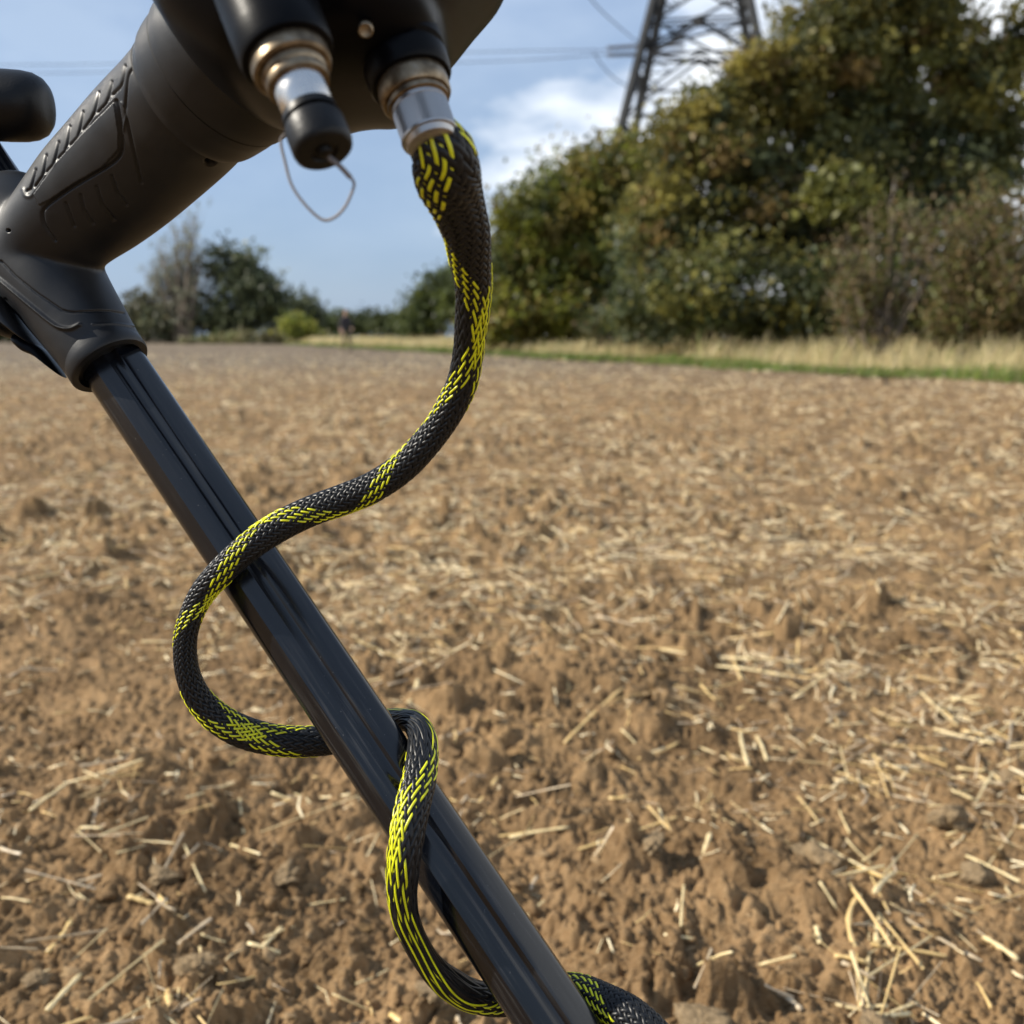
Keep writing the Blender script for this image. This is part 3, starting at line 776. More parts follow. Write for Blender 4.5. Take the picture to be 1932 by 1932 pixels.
# large oak-like tree filling the upper right
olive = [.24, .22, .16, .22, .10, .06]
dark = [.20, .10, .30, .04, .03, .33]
tree('large_hedgerow_tree', 'tallest broad hedgerow tree turning olive and rust, filling the upper right', 'tree', gbase(1600, 26), [
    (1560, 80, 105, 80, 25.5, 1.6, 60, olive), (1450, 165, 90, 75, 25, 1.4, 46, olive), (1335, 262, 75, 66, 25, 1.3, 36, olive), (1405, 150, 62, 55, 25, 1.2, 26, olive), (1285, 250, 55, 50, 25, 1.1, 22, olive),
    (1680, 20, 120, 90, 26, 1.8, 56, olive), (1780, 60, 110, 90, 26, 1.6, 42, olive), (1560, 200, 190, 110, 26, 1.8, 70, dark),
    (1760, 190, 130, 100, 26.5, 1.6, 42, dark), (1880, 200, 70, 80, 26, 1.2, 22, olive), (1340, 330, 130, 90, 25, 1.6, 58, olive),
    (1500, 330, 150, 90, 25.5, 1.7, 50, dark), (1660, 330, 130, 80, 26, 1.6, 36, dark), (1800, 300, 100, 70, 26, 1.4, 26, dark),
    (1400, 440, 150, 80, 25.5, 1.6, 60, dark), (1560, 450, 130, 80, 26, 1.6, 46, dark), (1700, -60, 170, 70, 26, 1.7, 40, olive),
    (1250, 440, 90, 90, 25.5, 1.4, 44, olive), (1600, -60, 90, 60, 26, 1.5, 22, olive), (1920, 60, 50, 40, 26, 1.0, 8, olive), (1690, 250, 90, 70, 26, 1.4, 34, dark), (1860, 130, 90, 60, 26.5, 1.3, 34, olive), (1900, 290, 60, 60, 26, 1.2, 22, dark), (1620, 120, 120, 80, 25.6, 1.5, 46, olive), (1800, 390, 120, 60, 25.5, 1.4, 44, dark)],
    GR, 0.098, 84, 0.26, 21, nlimb=22, spread=0.27, hollow=0.15, group='trees along the field edge')
tree('yellow_green_hedgerow_tree', 'yellow-green leafy tree at the left end of the right hand tree mass', 'tree', gbase(1075, 38), [
    (1000, 430, 80, 100, 37, 2.0, 60, None), (1080, 380, 90, 90, 38, 2.0, 60, None), (1160, 330, 80, 80, 38, 2.0, 55, None),
    (1060, 520, 120, 90, 37, 2.0, 70, None), (1170, 460, 100, 110, 38, 2.0, 70, None), (960, 520, 50, 100, 37, 1.5, 40, None),
    (1180, 570, 120, 60, 37, 1.8, 50, None), (960, 600, 60, 40, 36, 1.5, 40, None), (1050, 605, 110, 36, 36, 1.5, 60, None)],
    [(0.15, 0.165, 0.026), (0.20, 0.20, 0.028), (0.10, 0.115, 0.026), (0.21, 0.165, 0.04), (0.06, 0.075, 0.028)], 0.12, 88, 0.22, 22, nlimb=12, spread=0.38, hollow=0.25, group='trees along the field edge')
tree('bright_clump_sapling', 'bright yellow-green leafy sapling standing inside the dark tree mass', 'tree', gbase(1590, 23.5), [
    (1575, 365, 55, 42, 23, 0.7, 22, None), (1630, 400, 45, 35, 23, 0.6, 12, None)], YG, 0.10, 60, 0.06, 23, nlimb=5, spread=0.2)
tree('dark_understorey_shrub', 'dark green shrub under the tallest tree, left of the bare stems', 'shrub', gbase(1400, 24), [
    (1330, 540, 110, 90, 24, 1.2, 60, None), (1460, 550, 110, 90, 24, 1.2, 60, None), (1250, 580, 80, 60, 25, 1.2, 40, None)], DG + GR[:2], 0.08, 60, 0.08, 24, nlimb=8, spread=0.26)
tree('grey_green_understorey_shrub', 'grey-green rounded shrub between dark shrub and yellow-green tree', 'shrub', gbase(1215, 28), [
    (1215, 560, 55, 80, 28, 1.0, 40, None)], [(0.09, 0.11, 0.05), (0.065, 0.08, 0.035)], 0.08, 60, 0.07, 25, nlimb=5, spread=0.25)
tree('dark_shrub_behind_stems', 'very dark shrub directly behind the bare brown stems', 'shrub', gbase(1620, 23), [
    (1600, 560, 110, 90, 23, 1.0, 50, None), (1720, 580, 90, 70, 23.5, 1.0, 34, None), (1740, 470, 80, 60, 23.8, 1.0, 34, None), (1820, 540, 80, 70, 23.8, 1.0, 30, None)], DG, 0.08, 60, 0.07, 26, nlimb=5, spread=0.26)
tree('low_hedgerow', 'low dark bramble hedge along the foot of the trees behind the dry grass', 'hedge', gbase(1400, 27), [
    (u_, 612, 75, 34, 27 + (1500 - u_) * 0.012, 0.9, 46, None) for u_ in range(1180, 2010, 90)], DG + [(0.12, 0.085, 0.05), (0.10, 0.11, 0.04)], 0.08, 55, 0.04, 61, nlimb=9, spread=0.28)
# twiggy brown shrub at the right edge: fans of bare stems and sparse leaves
def twig_shrub(name, label, base, tips, n, r0, leaf_n, tints, seed, group=None, mt=None, kids=5, bush=0.35, leaf=0.05):
    rs = np.random.default_rng(seed)
    root = empty(name, base, label, 'shrub' if 'shrub' in name else 'tree', group)
    b_ = np.array(base, float); bag = Bag(); ends = []
    for k in range(n):
        u, v, d, su, sv = tips[k % len(tips)]
        tip = P(u + rs.normal(0, su), v + rs.normal(0, sv), d + rs.normal(0, 0.3))
        st = b_ + rs.normal(0, 1, 3) * np.array([0.22, 0.22, 0]) 
        L = np.linalg.norm(tip - st)
        t = np.linspace(0, 1, 7)[:, None]
        pts = st * (1 - t) + tip * t + np.array([0, 0, 0.10 * L]) * np.sin(t * math.pi) + rs.normal(0, 0.04 * L, 3) * np.sin(t * math.pi)
        bag.add(tube_path(pts, r0 * (1.05 - t[:, 0]) * rs.uniform(0.5, 1.2) + 0.004, 5))
        for q in range(kids):
            f = rs.uniform(0.35, 1.0); i = int(f * 5); s0 = pts[i]
            e = s0 + (pts[-1] - pts[0]) * rs.uniform(0.12, 0.3) + rs.normal(0, bush, 3) * L * 0.35
            bag.add(tube_path(np.array([s0, (s0 + e) / 2 + rs.normal(0, 0.02, 3) * L, e]), [r0 * .35, r0 * .22, 0.004], 3)); ends += [e, (s0 + e) / 2]
    v, f = bag.out()
    obj('stems', v, f, mt or M_TWIG, root)
    ends = np.array(ends)
    if leaf_n:
        c = ends[rs.integers(0, len(ends), leaf_n)] + rs.normal(0, 0.16, (leaf_n, 3))
        V, Fc = leaf_quads(c[c[:, 2] > 0.05], leaf, rs)
        o = obj('crown', V, Fc, M_LEAF, root, smooth=False)
        face_attr(o, 'tint', np.array(tints)[rs.integers(0, len(tints), len(Fc))] * rs.uniform(0.7, 1.3, (len(Fc), 1)))
    return root
twig_shrub('bare_stemmed_shrub', 'half-bare brown shrub with pale stems fanning out of one root', gbase(1645, 19.5), [
    (1600, 480, 19.5, 15, 30), (1690, 350, 19.5, 20, 30), (1640, 470, 19.3, 20, 40), (1740, 430, 19.5, 25, 40), (1585, 540, 19.5, 20, 20)], 20, 0.04, 3500, BR, 41, kids=4)
twig_shrub('brown_thorn_shrub', 'dense rust-brown thorny shrub at the right edge of the picture', gbase(1840, 18.5), [
    (1820, 470, 18.5, 45, 50), (1910, 430, 18.5, 40, 40), (1860, 520, 18.3, 60, 50), (1960, 450, 18.5, 40, 60), (1800, 560, 18.4, 40, 40), (1940, 570, 18.4, 50, 40)], 56, 0.03, 22000, BR, 42, kids=7)
# distance, left: beyond the far edge of the field
FD = 105.0
tree('ivy_clad_tree', 'dark rounded tree covered in ivy beyond the far field edge', 'tree', gbase(470, FD), [
    (430, 500, 42, 34, FD, 2.0, 26, None), (470, 520, 40, 50, FD, 2.2, 40, None), (455, 580, 75, 50, FD, 2.6, 70, None), (500, 560, 40, 45, FD, 2.2, 36, None), (415, 610, 40, 30, FD, 2, 24, None)],
    [(0.075, 0.090, 0.045), (0.095, 0.110, 0.055), (0.060, 0.072, 0.042)], 0.30, 34, 0.4, 51, spread=0.7, group='trees beyond the far field edge', nlimb=6)  # leaf tints lightened and greyed to paint in slight distance haze
tree('low_hedge_tree', 'low grey-green tree left of the bare poplar on the far edge', 'tree', gbase(270, FD), [
    (262, 590, 34, 38, FD, 2.0, 34, None), (300, 615, 60, 28, FD, 2.2, 50, None), (350, 610, 50, 30, FD, 2.2, 44, None)], [(0.12, 0.13, 0.07), (0.10, 0.105, 0.06), (0.14, 0.13, 0.075)], 0.3, 32, 0.25, 52, spread=0.7, group='trees beyond the far field edge', nlimb=4)  # distance haze is mixed into these paler, greyer leaf tints
tree('small_round_tree', 'small dark round tree right of the ivy clad one', 'tree', gbase(572, FD + 8), [
    (572, 588, 38, 32, FD + 8, 2.0, 40, None), (530, 600, 30, 28, FD + 8, 2, 26, None)], [(0.085, 0.10, 0.06), (0.10, 0.115, 0.065)], 0.3, 34, 0.25, 53, spread=0.7, group='trees beyond the far field edge', nlimb=4)  # tints greyed here too, haze put into the leaf colour
tree('bright_field_bush', 'small bright yellow-green bush on the far field edge', 'bush', gbase(557, 88), [
    (557, 612, 26, 18, 88, 1.0, 34, None), (575, 625, 34, 10, 88, 1.0, 20, None)], [(0.16, 0.18, 0.03), (0.22, 0.22, 0.04), (0.11, 0.13, 0.03)], 0.2, 34, 0.1, 54, spread=0.35, nlimb=3)
tree('far_hedge', 'long low green hedge on the skyline behind the walking person', 'hedge', gbase(680, 125), [
    (625, 612, 40, 18, 125, 2.0, 36, None), (680, 612, 45, 20, 125, 2.0, 44, None), (740, 612, 45, 20, 122, 2.0, 44, None), (790, 615, 40, 22, 118, 2, 40, None)], [(0.08, 0.10, 0.035), (0.10, 0.12, 0.04), (0.06, 0.075, 0.035)], 0.3, 34, 0.15, 55, spread=0.7, nlimb=4)
tree('field_hedge', 'long low hedge running off to the left along the far field edge', 'hedge', gbase(-200, FD + 10), [
    (u_, 622, 70, 14 + (u_ * 7 % 11), FD + 10, 2.0, 40, None) for u_ in range(-900, 240, 100)], [(0.09, 0.11, 0.045), (0.11, 0.12, 0.05), (0.07, 0.08, 0.04)], 0.3, 34, 0.12, 62, spread=0.7, nlimb=11)
tree('feathery_hedge_tree', 'feathery green tree just left of the cable at the end of the bank', 'tree', gbase(830, 62), [
    (800, 592, 34, 44, 62, 1.2, 46, None), (830, 555, 32, 46, 62, 1.2, 46, None), (870, 560, 40, 70, 60, 1.4, 70, None), (910, 560, 40, 80, 56, 1.4, 70, None), (780, 612, 26, 24, 62, 1.0, 22, None)],
    [(0.075, 0.095, 0.032), (0.06, 0.075, 0.03), (0.12, 0.14, 0.03)], 0.16, 40, 0.12, 56, spread=0.4, nlimb=8)
tree('rough_bank_scrub', 'pale olive scrub rising where field and far hedge meet', 'scrub', gbase(470, 92), [
    (440, 640, 40, 9, 92, 1.2, 24, None), (500, 638, 50, 10, 90, 1.2, 30, None), (390, 645, 50, 8, 94, 1.2, 22, None), (600, 640, 60, 8, 92, 1.5, 30, None)], [(0.17, 0.17, 0.075), (0.22, 0.19, 0.09), (0.12, 0.14, 0.05)], 0.16, 34, 0.05, 57, spread=0.3, nlimb=2)
twig_shrub('bare_poplar_tree', 'tall nearly leafless grey poplar beyond the far field edge', gbase(345, FD - 2), [
    (355, 440, FD, 14, 26), (305, 475, FD, 16, 28), (330, 500, FD, 22, 40), (380, 500, FD, 14, 45), (275, 535, FD, 12, 35)], 70, 0.11, 8500, [(0.26, 0.26, 0.19), (0.20, 0.21, 0.14)], 58, kids=8, bush=0.16, leaf=0.13)

# ------------------------------------------------------------------ pylon and lines
PD = 120.0
def bar(a, b_, r): return tube_path(np.array([a, b_]), [r * 1.6, r * 1.6], 4)
py = empty('electricity_pylon', gbase(1304, PD, 0), 'grey steel lattice pylon rising behind the tall tree', 'pylon')
pc = np.array(gbase(1304, PD, 0)); pc_ = pc.copy()
def half(z):          # half width of the tower at height z
    return 4.15 + (40 - z) * 0.225 if z < 40 else max(0.7, 4.15 - (z - 40) * 0.25)
rotp = math.radians(-9.8)
def corner(z, i):
    a = rotp + math.pi / 4 + i * math.pi / 2
    r = half(z) * math.sqrt(2)
    return pc + np.array([r * math.cos(a), r * math.sin(a), z])
zs = [0, 9, 17, 24, 29.5, 33.5, 37, 40, 43, 46, 49, 52]
for i in range(4):
    pts = np.array([corner(z, i) for z in zs])
    v, f = tube_path(pts, 0.5, 4); obj('leg', v, f, M_GALV, py, smooth=False)
for k in range(len(zs) - 1):
    for i in range(4):
        a0, a1 = corner(zs[k], i), corner(zs[k], (i + 1) % 4)
        b0, b1 = corner(zs[k + 1], i), corner(zs[k + 1], (i + 1) % 4)
        m = (b0 + b1) / 2; bag = Bag()
        bag.add(bar(a0, m, 0.09)); bag.add(bar(a1, m, 0.09)); bag.add(bar(b0, b1, 0.09))
        for tq in (0.5,):
            bag.add(bar(a0 * (1 - tq) + m * tq, a0 * (1 - tq) + b0 * tq, 0.055)); bag.add(bar(a1 * (1 - tq) + m * tq, a1 * (1 - tq) + b1 * tq, 0.055))
            bag.add(bar(a0 * .5 + m * .5, b0, 0.05)); bag.add(bar(a1 * .5 + m * .5, b1, 0.05))
        bag.add(bar(m - np.array([0, 0, .25]), m + np.array([0, 0, .25]), 0.3))
        v, f = bag.out(); obj('bracing', v, f, M_GALV, py, smooth=False)
# crossarm coming towards the field, with two pairs of insulator strings at its tip
tip = P(1216, 92, PD - 9.5)
bag = Bag()
for i, dz in ((2, 0), (3, 0), (2, 3.2), (3, 3.2)):
    bag.add(bar(corner(33.5 + dz, i), tip, 0.10))
v, f = bag.out(); obj('crossarm', v, f, M_GALV, py, smooth=False); bag = Bag()
tip2 = pc * 2 - tip; tip2[2] = tip[2]
for i, dz in ((0, 0), (1, 0), (0, 3.2), (1, 3.2)):
    bag.add(bar(corner(33.5 + dz, i), tip2, 0.10))
v, f = bag.out(); obj('crossarm', v, f, M_GALV, py, smooth=False)
def insulator(a, b_):
    a = np.array(a); b_ = np.array(b_); n = 15; L = np.linalg.norm(b_ - a)
    prof = [(0, 0.03)]
    for k in range(n):
        t0 = L * (k + 0.2) / n
        prof += [(t0, 0.07), (t0 + 0.03, 0.24), (t0 + 0.12, 0.22), (t0 + 0.15, 0.07)]
    prof += [(L, 0.03)]
    v, f = lathe(a, b_ - a, prof, 10); return obj('insulator_string', v, f, M_CERAM, py)
for off in (0, 1):
    insulator(P(1214, 86 + off * 16, PD - 9.5), P(1145, 91 + off * 13, PD - 10.5))
    insulator(P(1220, 88 + off * 16, PD - 9.3), P(1292, 84 + off * 13, PD - 8))
def wire(name, pts, r, lab, n=24):
    v, f = tube_path(catmull(pts, n), r, 5); o = obj(name, v, f, M_GALV)
    return tag(o, lab, 'power line', 'power line conductors at the pylon')
q0 = P(1145, 94, PD - 10.5); q1 = P(870, 99, 128); q2 = P(100, 122, 150); q3 = P(-500, 120, 170)
wire('power_line', [q0, q1, q2, q3], 0.045, 'upper thin conductor running left from the pylon insulators')
q0 = P(1145, 103, PD - 10.5); q1 = P(870, 118, 128); q2 = P(100, 138, 150); q3 = P(-500, 140, 170)
wire('power_line', [q0, q1, q2, q3], 0.045, 'lower thin conductor running left from the pylon insulators')
wire('power_line', [P(1040, -110, 60), P(1116, 0, 75), P(1165, 48, 92), P(1206, 82, PD - 9.5)], 0.05, 'steep overhead conductor curving down to the insulators from above')
wire('power_line', [P(1120, 98, PD - 10), P(1135, 122, PD - 9), P(1160, 148, PD - 7), P(1206, 176, PD - 3)], 0.06, 'drooping loop of cable hanging below the insulator strings')

# ------------------------------------------------------------------ person far off
def skin_body(root, verts, edges, radii, mats, zsplit, scale, loc):
    me = bpy.data.meshes.new('body'); me.from_pydata([Vector(v) for v in verts], edges, [])
    o = bpy.data.objects.new('body', me); COL.objects.link(o)
    o.modifiers.new('Skin', 'SKIN'); s = o.modifiers.new('Sub', 'SUBSURF'); s.levels = 2; s.render_levels = 2
    for i, r in enumerate(radii): me.skin_vertices[0].data[i].radius = r if isinstance(r, tuple) else (r, r)
    me.skin_vertices[0].data[0].use_root = True
    bpy.context.view_layer.update()
    dg = bpy.context.evaluated_depsgraph_get(); m2 = bpy.data.meshes.new_from_object(o.evaluated_get(dg))
    o.modifiers.clear(); o.data = m2
    return o
M_JACKET, t, b = mat('dark_jacket', (0.035, 0.03, 0.035), 0.8); M_TROU, t, b = mat('khaki_trousers', (0.16, 0.13, 0.075), 0.85)
M_SKIN, t, b = mat('skin', (0.45, 0.27, 0.19), 0.55); M_HAIR, t, b = mat('hair', (0.05, 0.035, 0.025), 0.8)
pp = GP(654, 664, 0.0)
person = empty('person', (pp[0], pp[1], 0), 'person in dark jacket and khaki trousers standing far off in the field', 'person')
vs = [(0, 0, .93), (0, 0, 1.12), (0, 0, 1.36), (0, 0, 1.47), (0, -.01, 1.56), (0, 0, 1.66), (0, 0, 1.73),
      (.09, 0, .88), (.14, .03, .50), (.17, .06, .09), (.18, -.10, .04),
      (-.09, 0, .88), (-.15, -.05, .50), (-.20, -.02, .09), (-.21, -.18, .04),
      (.17, 0, 1.38), (.24, -.04, 1.12), (.20, -.24, .98), (.18, -.31, .95),
      (-.17, 0, 1.38), (-.25, -.02, 1.10), (-.24, -.12, .87), (-.24, -.15, .80)]
for sx_, bi, hx in ((1, 18, .18), (-1, 22, -.24)):
    for k in range(5):
        vs.append((hx + (k - 2) * .018, vs[bi][1] - (.05 if k else .02), vs[bi][2] - (.07 if k else .03)))
es = [(0, 1), (1, 2), (2, 3), (3, 4), (4, 5), (5, 6), (0, 7), (7, 8), (8, 9), (9, 10), (0, 11), (11, 12), (12, 13), (13, 14), (2, 15), (15, 16), (16, 17), (17, 18), (2, 19), (19, 20), (20, 21), (21, 22)]
es += [(18, 23 + k) for k in range(5)] + [(22, 28 + k) for k in range(5)]
rad = [(.16, .11), (.15, .10), (.18, .11), .07, .06, (.085, .10), (.07, .08), .095, .07, .05, .04, .095, .07, .05, .04, .08, .055, .042, .035, .08, .055, .042, .035] + [.009] * 10
body = skin_body(person, vs, es, rad, None, None, 1, None)
body.parent = person
for m_ in (M_TROU, M_JACKET, M_SKIN): body.data.materials.append(m_)
for p_ in body.data.polygons:
    c = p_.center; p_.use_smooth = True
    p_.material_index = 2 if c.z > 1.50 or (abs(c.x) > .13 and c.z < 1.0 and c.z > .68 and c.y < -.08) else (1 if c.z > .88 else 0)
def child_mesh(name, v, f, m_, par):
    me = make_mesh(name, v, f, True); me.materials.append(m_); o = bpy.data.objects.new(name, me); COL.objects.link(o); o.parent = par; return o
v, f = ico(3, 5, 0.05)
child_mesh('hair', v * [.095, .108, .085] + [0, .02, 1.70], f, M_HAIR, person)
person.scale = (1, 1, 1); person.rotation_euler = (0, 0, 0.4)
# the person's own detector, a thin rod with a search head
pd_ = empty('hand_held_detector', (pp[0] + .1, pp[1] - .4, 0), 'thin dark metal detector held by the distant person', 'metal detector')
b0 = np.array([pp[0] + .2, pp[1] - .25, .95]); b1 = np.array([pp[0] + .35, pp[1] - 1.1, .10])
v, f = tube_path(np.array([b0, b1]), [.014, .012], 8); obj('shaft', v, f, M_RUBBER, pd_)
v, f = lathe(b1 - [0, 0, .06], (0, 0, 1), [(0, .13), (.02, .14), (.035, .13), (.036, .02)], 24); obj('search_coil', v, f, M_RUBBER, pd_)

# ================================================================== the metal detector
# root at its search head on the ground
A0 = P(222, 700, 0.423); B0 = P(1051, 1932, 0.362)
sdir = (B0 - A0) / np.linalg.norm(B0 - A0)
t_end = (0.10 - B0[2]) / sdir[2]
END = B0 + sdir * t_end
TOP = A0 - sdir * 0.33
det = empty('metal_detector', (END[0], END[1], 0.0), 'black metal detector with a yellow and black braided cable wound round its carbon shaft', 'metal detector')
# shaft with its grooved, flat-sided profile
ax, _, _ = frame_of(sdir)
midp = (A0 + B0) / 2; toc = ORG - midp; toc /= np.linalg.norm(toc)
nx = np.cross(toc, ax); nx /= np.linalg.norm(nx)
if nx @ RIGHT < 0: nx = -nx
cz = np.cross(nx, ax); 
if cz @ toc < 0: cz = -cz
prof = [(1.0, 0), (0.98, .28), (.90, .50), (.62, .74), (.36, .91), (.27, .90), (.16, .845), (.04, .865), (-.06, .925), (-.12, .93), (-.48, .865), (-.56, .82), (-.78, .60), (-.90, .45), (-.97, .25),
        (-1.0, 0), (-.96, -.28), (-.8, -.58), (-.55, -.82), (-.2, -.95), (.2, -.95), (.55, -.82), (.8, -.58), (.96, -.28)]
pr = np.array(prof + [prof[0]]); pr = catmull(pr, 4)[:-1]
RSH = 0.0129
ts = np.linspace(0, 1, 60)
V = []
for q in ts:
    c = TOP * (1 - q) + END * q
    V.append(c + RSH * (pr[:, :1] * nx + pr[:, 1:2] * cz))
v, f = cap_rings(np.vstack(V), len(pr), grid_faces(len(ts), len(pr)))
shaft = obj('shaft', v, f, M_SHAFT, det)
# search coil, out of view below
v, f = lathe(END + np.array([0, 0, -0.09]), (0, 0, 1), [(0, .02), (0, .125), (.004, .135), (.012, .138), (.02, .132), (.024, .12), (.022, .06), (.026, .03), (.10, .014)], 64)
obj('search_coil', v, f, M_POD, det)

# ---- handle: grip, neck and clamp sleeve grown into one moulding
def ell_tube(pts, dr=1.0, seg=40):
    """pts: (u, v, depth, width in frame units[, depth ratio])"""
    pts = np.array([list(p) + [dr] * (5 - len(p)) for p in pts], float)
    s = catmull(pts, 6)
    c = np.array([P(*x[:3]) for x in s]); a = s[:, 3] / 2 * s[:, 2] / F
    T = np.gradient(c, axis=0); T /= np.linalg.norm(T, axis=1)[:, None]
    th = np.linspace(0, 2 * math.pi, seg, endpoint=False)
    V = []
    for i in range(len(c)):
        vd = ORG - c[i]; vd /= np.linalg.norm(vd)
        n = np.cross(vd, T[i]); n /= np.linalg.norm(n); w = np.cross(n, T[i])
        if w @ vd < 0: w = -w
        V.append(c[i] + a[i] * (np.cos(th)[:, None] * n + s[i, 4] * np.sin(th)[:, None] * w))
    return cap_rings(np.vstack(V), seg, grid_faces(len(c), seg))
bag = Bag()
bag.add(ell_tube([(372, 180, .360, 262), (362, 190, .362, 264), (335, 220, .372, 262), (285, 268, .386, 256), (230, 322, .398, 244), (175, 372, .408, 228), (130, 415, .414, 205), (95, 455, .420, 190), (70, 500, .424, 180)], 0.80))
bag.add(ell_tube([(203, 682, .4195, 152), (185, 655, .420, 156), (160, 617, .421, 164), (128, 570, .423, 176), (92, 515, .425, 190), (50, 455, .428, 198), (12, 402, .432, 186), (-6, 378, .434, 150)], 0.92))
v, f = bag.out()
me = make_mesh('tmp', v, f); tmp = bpy.data.objects.new('tmp', me); COL.objects.link(tmp)
rm = tmp.modifiers.new('r', 'REMESH'); rm.mode = 'VOXEL'; rm.voxel_size = 0.00078; rm.use_smooth_shade = True
sm_ = tmp.modifiers.new('s', 'SMOOTH'); sm_.factor = 0.5; sm_.iterations = 30
sb = tmp.modifiers.new('u', 'SUBSURF'); sb.levels = 1; sb.render_levels = 1
bpy.context.view_layer.update()
dg = bpy.context.evaluated_depsgraph_get()
hm_ = bpy.data.meshes.new_from_object(tmp.evaluated_get(dg)); bpy.data.objects.remove(tmp)
nv = len(hm_.vertices)
co = np.empty(nv * 3, np.float32); hm_.vertices.foreach_get('co', co); co = co.reshape(-1, 3).astype(float)
no = np.empty(nv * 3, np.float32); hm_.vertices.foreach_get('normal', no); no = no.reshape(-1, 3).astype(float)
pu, pv, pdp = proj(co)
vd = ORG - co; vd /= np.linalg.norm(vd, axis=1)[:, None]
facing = (no * vd).sum(1) > 0.02
def segdist(poly):
    poly = np.array(poly, float); best = np.full(nv, 1e9)
    for a, b_ in zip(poly[:-1], poly[1:]):
        d = b_ - a; t = np.clip(((pu - a[0]) * d[0] + (pv - a[1]) * d[1]) / (d @ d), 0, 1)
        best = np.minimum(best, np.hypot(pu - a[0] - t * d[0], pv - a[1] - t * d[1]))
    return best
def c1_(pts): return [(x * .2481, y * .2481) for x, y in pts]
GROOVES = []
for ch_ in ([(950,500),(930,620),(915,660),(855,722)], [(850,620),(822,740),(802,790),(745,855)], [(750,700),(716,850),(692,905),(635,988)], [(630,850),(602,1000),(587,1045),(535,1103)],
            [(530,960),(506,1110),(491,1153),(440,1208)], [(445,1080),(416,1210),(401,1255),(350,1312)], [(350,1180),(331,1300),(320,1343),(270,1415)], [(270,1290),(242,1400),(228,1440),(207,1450)]):
    GROOVES.append((c1_(ch_), 2.3, .0008))
GROOVES.append((catmull(c1_([(885,762),(902,850),(925,1000),(926,1140),(882,1220),(780,1290),(560,1420),(400,1530),(335,1590),(325,1640),(345,1720),(420,1830)]), 4), 2.4, .0009))
for rb_ in ([(500,1545),(520,1600),(565,1720)], [(612,1485),(640,1600),(705,1700)], [(735,1420),(780,1560),(865,1670)], [(850,1340),(895,1470),(960,1560)]):
    GROOVES.append((c1_(rb_), 2.6, .0007))
GROOVES.append((catmull(c1_([(1050,485),(980,560),(960,700),(955,850),(985,1000),(1030,1200),(1075,1390)]), 4), 2.2, .0007))
GROOVES.append(([(2,493),(30,522),(69,553),(117,585),(128,588),(139,589),(186,586),(210,587),(234,591)], 1.7, .0007))
GROOVES.append(([(10,565),(22,578),(37,600),(60,635),(80,662),(108,700)], 2.6, .0007))
GROOVES.append(([(174,612),(213,610),(252,615)], 1.8, -.0003))
GROOVES.append((catmull([(-10,520),(0,527),(25,548),(60,578),(99,610),(117,619),(134,620),(150,613)], 4), 2.9, -.0014))
GROOVES.append((catmull(c1_([(870,752),(750,870),(630,1000),(530,1110),(430,1225),(330,1350),(255,1465),(225,1495),(190,1485),(175,1440)]), 4), 3.2, -.0003))
GROOVES.append((catmull(c1_([(930,1020),(960,860),(925,780)]), 3), 2.0, -.0004))
disp = np.zeros(nv)
for poly, w_, dp in GROOVES:
    dd_ = segdist(poly); disp -= dp * np.exp(-(dd_ / w_) ** 2)
# smooth inset panel between grooves, slightly proud of the ribbed field
pan = np.array(c1_([(870,780),(905,1000),(905,1140),(780,1270),(560,1400),(380,1520),(300,1560),(260,1480),(430,1240),(640,1010)]))
def inside(poly):
    r = np.zeros(nv, bool); n = len(poly); j = n - 1
    for i in range(n):
        c = ((poly[i, 1] > pv) != (poly[j, 1] > pv)) & (pu < (poly[j, 0] - poly[i, 0]) * (pv - poly[i, 1]) / (poly[j, 1] - poly[i, 1] + 1e-9) + poly[i, 0])
        r ^= c; j = i
    return r
disp += 0.0005 * inside(pan)
for (hx, hy, hr, dp) in ((397, 305, 9, .004), (16, 435, 3.5, .003)):
    d_ = np.hypot((pu - hx) / 1.35, pv - hy); disp -= dp * np.clip((hr - d_) / 2.5, 0, 1)
co = co + no * (disp * facing)[:, None]
fcs = np.empty(len(hm_.loops), np.int32); hm_.loops.foreach_get('vertex_index', fcs)
handle = obj('handle_grip', co, fcs.reshape(-1, 4), M_PLASTIC, det)
bpy.data.meshes.remove(hm_)
# dark lining of the clamp mouth
v, f = ell_tube([(206, 687, .4190, 149), (196, 672, .4192, 149), (190, 663, .4195, 148)], 0.93)
# lip ring of the sleeve
s_c = A0 + sdir * (-0.004)
def ring_at(u, v, d, r0, r1, L, m_, name, par):
    c = P(u, v, d)
    vv_, ff_ = lathe(c, sdir, [(-L, r0), (-L, r1 * .98), (-L * .6, r1), (-L * .1, r1), (0, r1 * .97), (0, r0), (-L * 0.9, r0)], 72)
    # drop the end caps: keep the ring open for the shaft
    ff_ = ff_[:-144]
    return obj(name, vv_[:-2], ff_, m_, par)
ring_at(209, 691, .4188, 0.0136, 0.0166, 0.008, M_PLASTIC, 'sleeve_lip', det)

